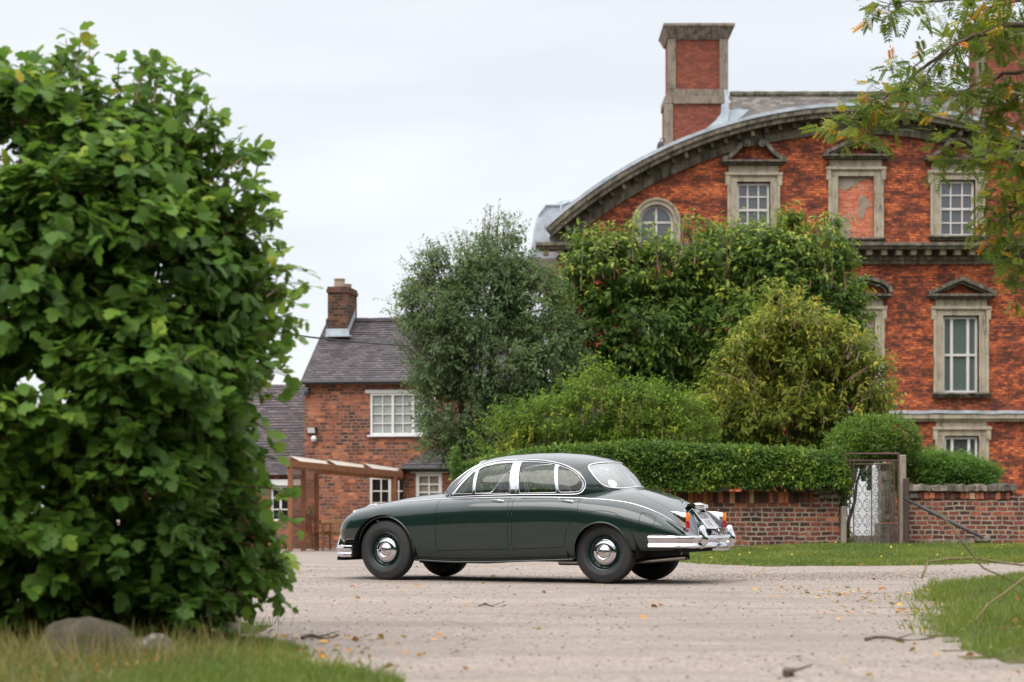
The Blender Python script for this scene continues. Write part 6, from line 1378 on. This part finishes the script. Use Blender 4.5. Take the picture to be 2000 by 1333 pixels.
SH = [(150,180,158,62),(60,200,75,100),(20,180,5,115),(270,200,285,112),(340,220,390,145),(230,200,232,118),(420,300,418,225),(380,260,440,235),(450,330,530,298),(470,400,535,392),(480,440,545,440),(500,560,600,528),(520,580,610,560),(480,590,590,600),(470,640,575,660),(470,690,560,700),(450,730,580,745),(430,760,560,790),(440,820,545,860),(430,900,540,900),(440,960,580,975),(450,1000,585,1030),(450,1060,575,1110),(460,1100,560,1140),(430,1110,520,1170),(380,1130,440,1200),(120,200,118,110),(300,200,325,130),(360,240,400,185),(500,340,520,300)]

OUT = [(-20,150),(60,105),(150,80),(230,125),(300,125),(360,150),(410,190),(440,240),(500,300),(530,340),(530,400),(545,460),(580,530),(608,580),(585,650),(560,710),(520,780),(500,850),(490,920),(510,1000),(560,1080),(555,1140),(490,1200)]
rs = random.Random(5)
for i in range(125):
    u = i/124*(len(OUT)-1.001); k_ = int(u); f_ = u-k_; ox = OUT[k_][0]*(1-f_)+OUT[k_+1][0]*f_; oy = OUT[k_][1]*(1-f_)+OUT[k_+1][1]*f_
    dx, dy = ox-180, oy-620; l_ = math.hypot(dx, dy); dx, dy = dx/l_, dy/l_; e_ = rs.uniform(-70, 12); s0_ = rs.uniform(90, 190); up_ = rs.uniform(0, 50)
    SH.append((ox+dx*(e_-s0_), oy+dy*(e_-s0_)+up_, ox+dx*e_, oy+dy*e_))
shoots(SH, 12.2, bush, M['leaf_bush'], .10, 11, 9, T_LOBE, .42, .35)

# ---- rowan boughs from the right
ro = thing('rowan_tree', W(2420, 1300, 16.5), 'rowan tree with yellowing feathery leaves reaching in from the upper right', 'tree')
RY = 16.0
b = MB(); base = W(2420, 1230, 16.8); tk = [base, base+Vector((-.05,0,1.6)), base+Vector((-.3,0,3.0)), base+Vector((-.35,0,4.6))]; b.tube(tk, [.16,.13,.1,.05], 10); b.build('trunk', M['bark'], ro, True)
BG = [[(2330,500),(2100,330),(2000,300),(1950,300),(1890,305),(1845,300)], [(2330,430),(2080,130),(1960,145),(1900,165),(1870,185)], [(2330,430),(2100,40),(1960,50),(1860,90),(1790,145),(1750,180),(1690,205),(1640,245)], [(2330,430),(2100,-30),(1950,-10),(1830,0),(1760,5),(1725,15)],
      [(2330,600),(2100,420),(2000,400),(1950,430),(1930,470)], [(2330,650),(2120,500),(2020,470),(1990,510),(1985,550)], [(2330,400),(2060,90),(1990,80),(1920,70),(1870,60)], [(2330,400),(2060,10),(1990,0),(1920,20),(1880,30)], [(1860,90),(1820,130),(1800,170),(1770,200)], [(1750,180),(1730,210),(1715,235),(1680,250)], [(2060,180),(1990,190),(1960,210),(1940,250)], [(2060,300),(1990,330),(1960,360),(1960,400)]]
rr = np.random.default_rng(12); PP = []; DD = []; NN = []; TT = []; SZ = []; b = MB()
for bi, bg in enumerate(BG):
    dy = rr.uniform(-.6, .6); pts = [W(x, y, RY+dy+.12*i*rr.uniform(-1, 1)) for i, (x, y) in enumerate(bg)]
    fine = []
    for a, c in zip(pts[:-1], pts[1:]):
        for t in np.linspace(0, 1, 6)[:-1]: fine.append(a.lerp(c, t)+Vector(rr.normal(0, .008, 3)))
    fine.append(pts[-1]); m_ = len(fine); r0_ = .028 if bg[0][0] > 2300 else .009; b.tube(fine, [r0_*(1-i/m_)**1.3+.003 for i in range(m_)], 6)
    for i, p in enumerate(fine):
        if p.x > W(2080, 0, RY).x: continue
        nt_ = (2 if p.x < W(1900, 0, RY).x else 3) if i < m_-3 else 5
        for _ in range(nt_):
            a_ = rr.normal(size=3); a_[2] = a_[2]*.6-.25; a_ = a_/np.linalg.norm(a_); Lt = rr.uniform(.05, .24); q = np.array(p)+a_*Lt; b.tube([p, Vector(q)], [.003,.002], 4, caps=False)
            for __ in range(2):
                rd = a_*.6+rr.normal(size=3)*.75+np.array([0,0,-.15]); rd /= np.linalg.norm(rd); rl = rr.uniform(.10, .16); rn = np.array([0,-.3,1.])+rr.normal(0, .5, 3); sd_ = np.cross(rn, rd); sd_ /= np.linalg.norm(sd_); tb = rr.choice([rr.normal(.45, .14), rr.normal(.9, .08)], p=[.91, .09])
                for kk in range(6):
                    t = .22+.72*kk/5; c_ = q+rd*rl*t+np.array([0,0,-.02*t*t])
                    for s_ in (-1, 1): PP.append(c_); DD.append(sd_*s_+rd*.55); NN.append(rn); TT.append(tb+rr.normal(0, .05)); SZ.append(.054*(1-.3*abs(t-.5)))
                PP.append(q+rd*rl); DD.append(rd); NN.append(rn); TT.append(tb); SZ.append(.04)
b.build('boughs', M['bark'], ro, True, fix=False)
cloud('foliage', np.array(PP), np.array(DD), np.array(NN), np.array(SZ), np.clip(TT, 0, 1), T_OVAL, M['leaf_rowan'], ro, 1.0)

# ================================================================ GRASS, STONES, LITTER
def scatter(poly, n, box):
    f = Fvr if poly is verge_right else Fvl if poly is verge_left else poly_sd(poly); out = []
    while sum(map(len, out)) < n:
        A = np.stack([rng.uniform(box[0], box[1], n), rng.uniform(box[2], box[3], n)], 1); out.append(A[f(A) < .0 + rng.normal(0, .07, n)+.25*(rng.random(n) < .02)])
    return np.concatenate(out)[:n]
def grass(name, label, poly, box, n, h, m, dry=.0, wid=1., lean=.35, dens=None):
    A = scatter(poly, n, box)
    if dens is not None: A = A[dens(A)]
    A = A[np.array([mnoise.noise(Vector((a[0]*1.7, a[1]*1.7, 8))) for a in A]) > -.32 - .3*rng.random(len(A))]; n = len(A); z = gz(A[:, 0], A[:, 1]); P = np.stack([A[:, 0], A[:, 1], z-.005], 1); D = np.stack([rng.normal(0, lean, n), rng.normal(0, lean, n), np.ones(n)], 1); Nn = np.stack([rng.normal(size=n), rng.normal(size=n), np.zeros(n)], 1)
    pt_ = np.array([mnoise.noise(Vector((a[0]*.8, a[1]*.8, 3))) for a in A]); hh = h*(1+.5*pt_)*rng.uniform(.5, 1.3, n)
    o = cloud(name, P, D, Nn, hh, np.clip(.42+pt_*.3+rng.normal(0, .15, n)+dry, 0, 1), T_BLADE, m, None, wid); tag(o, label, 'grass', kind='stuff'); return o
grass('grass', 'short green grass on the bank below the garden wall', [p for p in bank], (1.2, 10.5, 28.8, 36.1), 90000, .07, M['blade'], wid=2.2, lean=.8, dry=.02)
grass('grass', 'tufted green grass on the verge at the lower right', verge_right, (2.6, 8.6, 9.0, 22.5), 90000, .09, M['blade'], wid=.75, lean=.5, dry=.04)
grass('grass', 'short green grass at the bottom left edge of the track', verge_left, (-1.75, -.5, 8.3, 12.5), 26000, .06, M['blade'], wid=1.1, lean=.6, dry=.05)
grass('grass', 'sparse dry grass on dark soil in front of the big bush', verge_left, (-4.2, -1.5, 8.3, 15.2), 15000, .085, M['blade_dry'], wid=.8, lean=.7, dry=.0)
A = scatter([(-2.9,9.5),(-1.2,9.9),(-1.3,11.6),(-3.2,11.6)], 750, (-3.3, -1.1, 9.4, 11.7)); n = len(A); P = np.stack([A[:,0], A[:,1], gz(A[:,0], A[:,1])], 1)
o = cloud('dry_stalks', P, np.stack([rng.normal(0,.3,n), rng.normal(0,.3,n), np.ones(n)], 1), rng.normal(size=(n,3)), rng.uniform(.08, .22, n), np.clip(rng.normal(.62,.22,n), 0, 1), T_BLADE, M['blade_dry'], None, .25); tag(o, 'tall dry straw-coloured stalks under the big bush', 'grass', kind='stuff')
A = scatter(bank, 60, (1.6, 8.5, 29.5, 35)); n = len(A); P = np.stack([A[:,0], A[:,1], gz(A[:,0], A[:,1])+.07], 1)
o = cloud('dandelions', P, rng.normal(size=(n,3))*[1,1,.2], np.array([0,0,1.])+rng.normal(0,.2,(n,3)), rng.uniform(.03,.05,n), np.ones(n), T_QUAD, plain('dandelion_yellow', (.8,.55,.03), .6), None, 2.0); tag(o, 'tiny yellow flowers dotted over the grass bank', 'flowers', kind='stuff')
n = 520; A = np.stack([rng.uniform(-3.0, -1.5, n), rng.uniform(9.3, 10.3, n)], 1); P = np.stack([A[:,0], A[:,1], gz(A[:,0], A[:,1])], 1)
o = cloud('dry_stalks', P, np.stack([rng.normal(0,.4,n), rng.normal(0,.3,n), np.ones(n)], 1), rng.normal(size=(n,3)), rng.uniform(.10, .24, n), np.clip(rng.normal(.7,.2,n), 0, 1), T_BLADE, M['blade_dry'], None, .22); tag(o, 'thin dry stalks standing in front of the boulder', 'grass', kind='stuff')
# loose stones
def pebble_cloud(name, A, sz, m, label, cat):
    n = len(A); z = gz(A[:, 0], A[:, 1]); T = (np.array([(1,0,0),(-1,0,0),(0,1,0),(0,-1,0),(0,0,.6),(0,0,-.5)]), [(0,2,4),(2,1,4),(1,3,4),(3,0,4),(2,0,5),(1,2,5),(3,1,5),(0,3,5)])
    P = np.stack([A[:, 0], A[:, 1], z+sz*.15], 1); o = cloud(name, P, rng.normal(size=(n, 3))*[1,1,.15], np.array([0,0,1.])+rng.normal(0,.2,(n,3)), sz, rng.random(n), T, m, None, rng.uniform(.6, 1, n)); return tag(o, label, cat, kind='stuff')
def pebm():
    k = NT('loose_stone'); a = k.n('ShaderNodeAttribute'); a.attribute_name = 'tint'; return k.fin(k.ramp(a.outputs['Fac'], [(0, (.12,.1,.09)), (.3, (.22,.18,.155)), (.8, (.32,.265,.23)), (1, (.42,.37,.33))]), .9, 0, None, .2)
M['peb'] = pebm()
n = 6500; A = np.stack([rng.normal(3.9, 1.5, n), 24.3+rng.normal(0, .75, n)], 1); B2_ = np.stack([rng.uniform(-4.5, 5.5, 5000), 8.6+21*rng.random(5000)**1.2], 1); A = np.concatenate([A, B2_]); A = A[(np.minimum(Fvr(A), Fvl(A)) > 0)]
pebble_cloud('loose_gravel', A, rng.uniform(.004, .017, len(A))**1.0*.8, M['peb'], 'loose grey gravel scattered over the track', 'gravel')
n = 260; A = np.stack([rng.uniform(-4.5, 6.5, n), 8.7+20*rng.random(n)**1.1], 1); e = np.stack([rng.normal(3.4, .5, 360), rng.uniform(9.3, 21, 360)], 1); e2 = np.stack([rng.normal(-1.7, .6, 420), rng.uniform(9.3, 13, 420)], 1); A = np.concatenate([A, e, e2]); n = len(A)
P = np.stack([A[:,0], A[:,1], gz(A[:,0], A[:,1])+.012], 1); o = cloud('fallen_leaves', P, rng.normal(size=(n,3))*[1,1,.25], np.array([0,0,1.])+rng.normal(0,.4,(n,3)), rng.uniform(.025,.07,n), rng.random(n), T_OVAL, M['litter'], None, 1.3); tag(o, 'brown and orange fallen leaves scattered on the track', 'leaves', kind='stuff')
# twigs lying about
TW = [((1690,1253),(1845,1257),.012,'pale broken twig lying on the track at the right verge'), ((590,1248),(655,1250),.013,'dark twig on the track by the left verge'), ((935,1184),(990,1186),.007,'thin brown twig lying in the middle of the track'), ((1535,1326),(1565,1327),.02,'dark clod of debris at the bottom of the track')]
for (a, c, r, lb) in TW:
    pa = gpt(*a); pc_ = gpt(*c); A_ = Vector((pa[0], pa[1], gz1(*pa)+r)); C_ = Vector((pc_[0], pc_[1]+.25, gz1(*pc_)+r)); t = thing('twig', A_, lb, 'twig'); b = MB(); pts = [A_.lerp(C_, u)+Vector((0, .03*math.sin(u*9), .012*math.sin(u*7))) for u in np.linspace(0, 1, 8)]; b.tube(pts, [r*(1-.6*i/8) for i in range(8)], 6)
    m1 = pts[3]; b.tube([m1, m1+Vector((.12,.08,.03))], [r*.5, r*.2], 5); b.build('stick', M['bark'], t)
# leaning dead stems by the right verge, out of focus
ds = thing('bramble', W(2010, 1150, 13), 'arching pale bramble stems over the right verge', 'bramble')
for pts, r in (([(1800,1130),(1812,1098),(1850,1092),(1900,1090),(1960,1100),(2040,1108)], .007), ([(1835,1000),(1880,1060),(1920,1110),(1990,1140),(2040,1160)], .006), ([(1905,1215),(1930,1180),(1960,1160),(2000,1130),(2040,1120)], .007)): b = MB(); b.tube([W(x, y, 12.6+.1*i) for i, (x, y) in enumerate(pts)], r, 6); b.build('stem', M['stem'], ds, True)
b = MB(); b.tube([W(2010,1150,13), W(2040,1120,13), W(2060,1250,13.2)], .01, 6); b.build('stem', M['stem'], ds, True)
n = 70; P = np.array([np.array(W(u, 1094+rng.normal(0, 4), 12.7)) for u in rng.choice([1812,1850,1880,1905,1925,1948,1985], n)])+rng.normal(0, .012, (n, 3)); cloud('foliage', P, rng.normal(size=(n,3)), rng.normal(size=(n,3)), .03, rng.normal(.7,.2,n), T_QUAD, M['blade_dry'], ds)
# boulder, stump post
def rock(px, py, Y, rx, ry, rz, label, seed, m='stone_wall'):
    c = W(px, py, Y); g = gz1(c.x, Y); t = thing('boulder', Vector((c.x, Y, g)), label, 'rock'); bm = bmesh.new(); bmesh.ops.create_icosphere(bm, subdivisions=4, radius=1); me = bpy.data.meshes.new('boulder')
    for v in bm.verts: k = 1+.22*mnoise.noise(v.co*1.4+Vector((seed,0,0)))+.08*mnoise.noise(v.co*4); v.co = Vector((v.co.x*rx*k, v.co.y*ry*k, max(-.05, v.co.z*rz*k)))
    bm.to_mesh(me); bm.free(); me.materials.append(M[m]); me.polygons.foreach_set('use_smooth', [True]*len(me.polygons)); link('stone', me, t)
rock(165, 1290, 10.6, .28, .22, .22, 'pale mossy boulder half hidden by dry stalks under the bush', 2, 'stone_brown'); rock(300, 1310, 10.9, .13, .12, .1, 'small dark stone in the grass right of the boulder', 7)
p = gpt(447, 1240); t = thing('stump', Vector((p[0], p[1], gz1(*p))), 'short grey weathered wooden stump at the edge of the track', 'stump'); b = MB(); b.lathe([(.075,-.05),(.07,.1),(.066,.15),(.05,.158),(0,.15)], (p[0], p[1], gz1(*p)), (0.05,0,1), 9); b.build('wood', M['oldwood'], t)
# woodland behind the camera (it shows only as the dark band mirrored in the car)
b = MB(); n = 90; vs = []
for i in range(n+1):
    ph = R(-98+196*i/n); x = 44*math.sin(ph); h_ = 15+4*mnoise.noise(Vector((i*.31, 0, 0)))+1.4*mnoise.noise(Vector((i*1.3, 5, 0))); y_ = 24-44*math.cos(ph)+2*mnoise.noise(Vector((i*.5, 9, 0)))
    q_ = lambda d, z: (x*(44+d)/44, 24-(24-y_)*(44+d)/44, z); vs += [q_(0, -.2), q_(-1, h_*.6), q_(1, h_), q_(6, h_*.8), q_(8, -.2)]
b.add(vs, [(i*5+j, (i+1)*5+j, (i+1)*5+j+1, i*5+j+1) for i in range(n) for j in range(4)]); o = b.build('woodland', M['twig_dark'], None, True); tag(o, 'dense dark woodland edge across the yard', 'woodland', kind='stuff')
print('script done', len(bpy.data.objects))
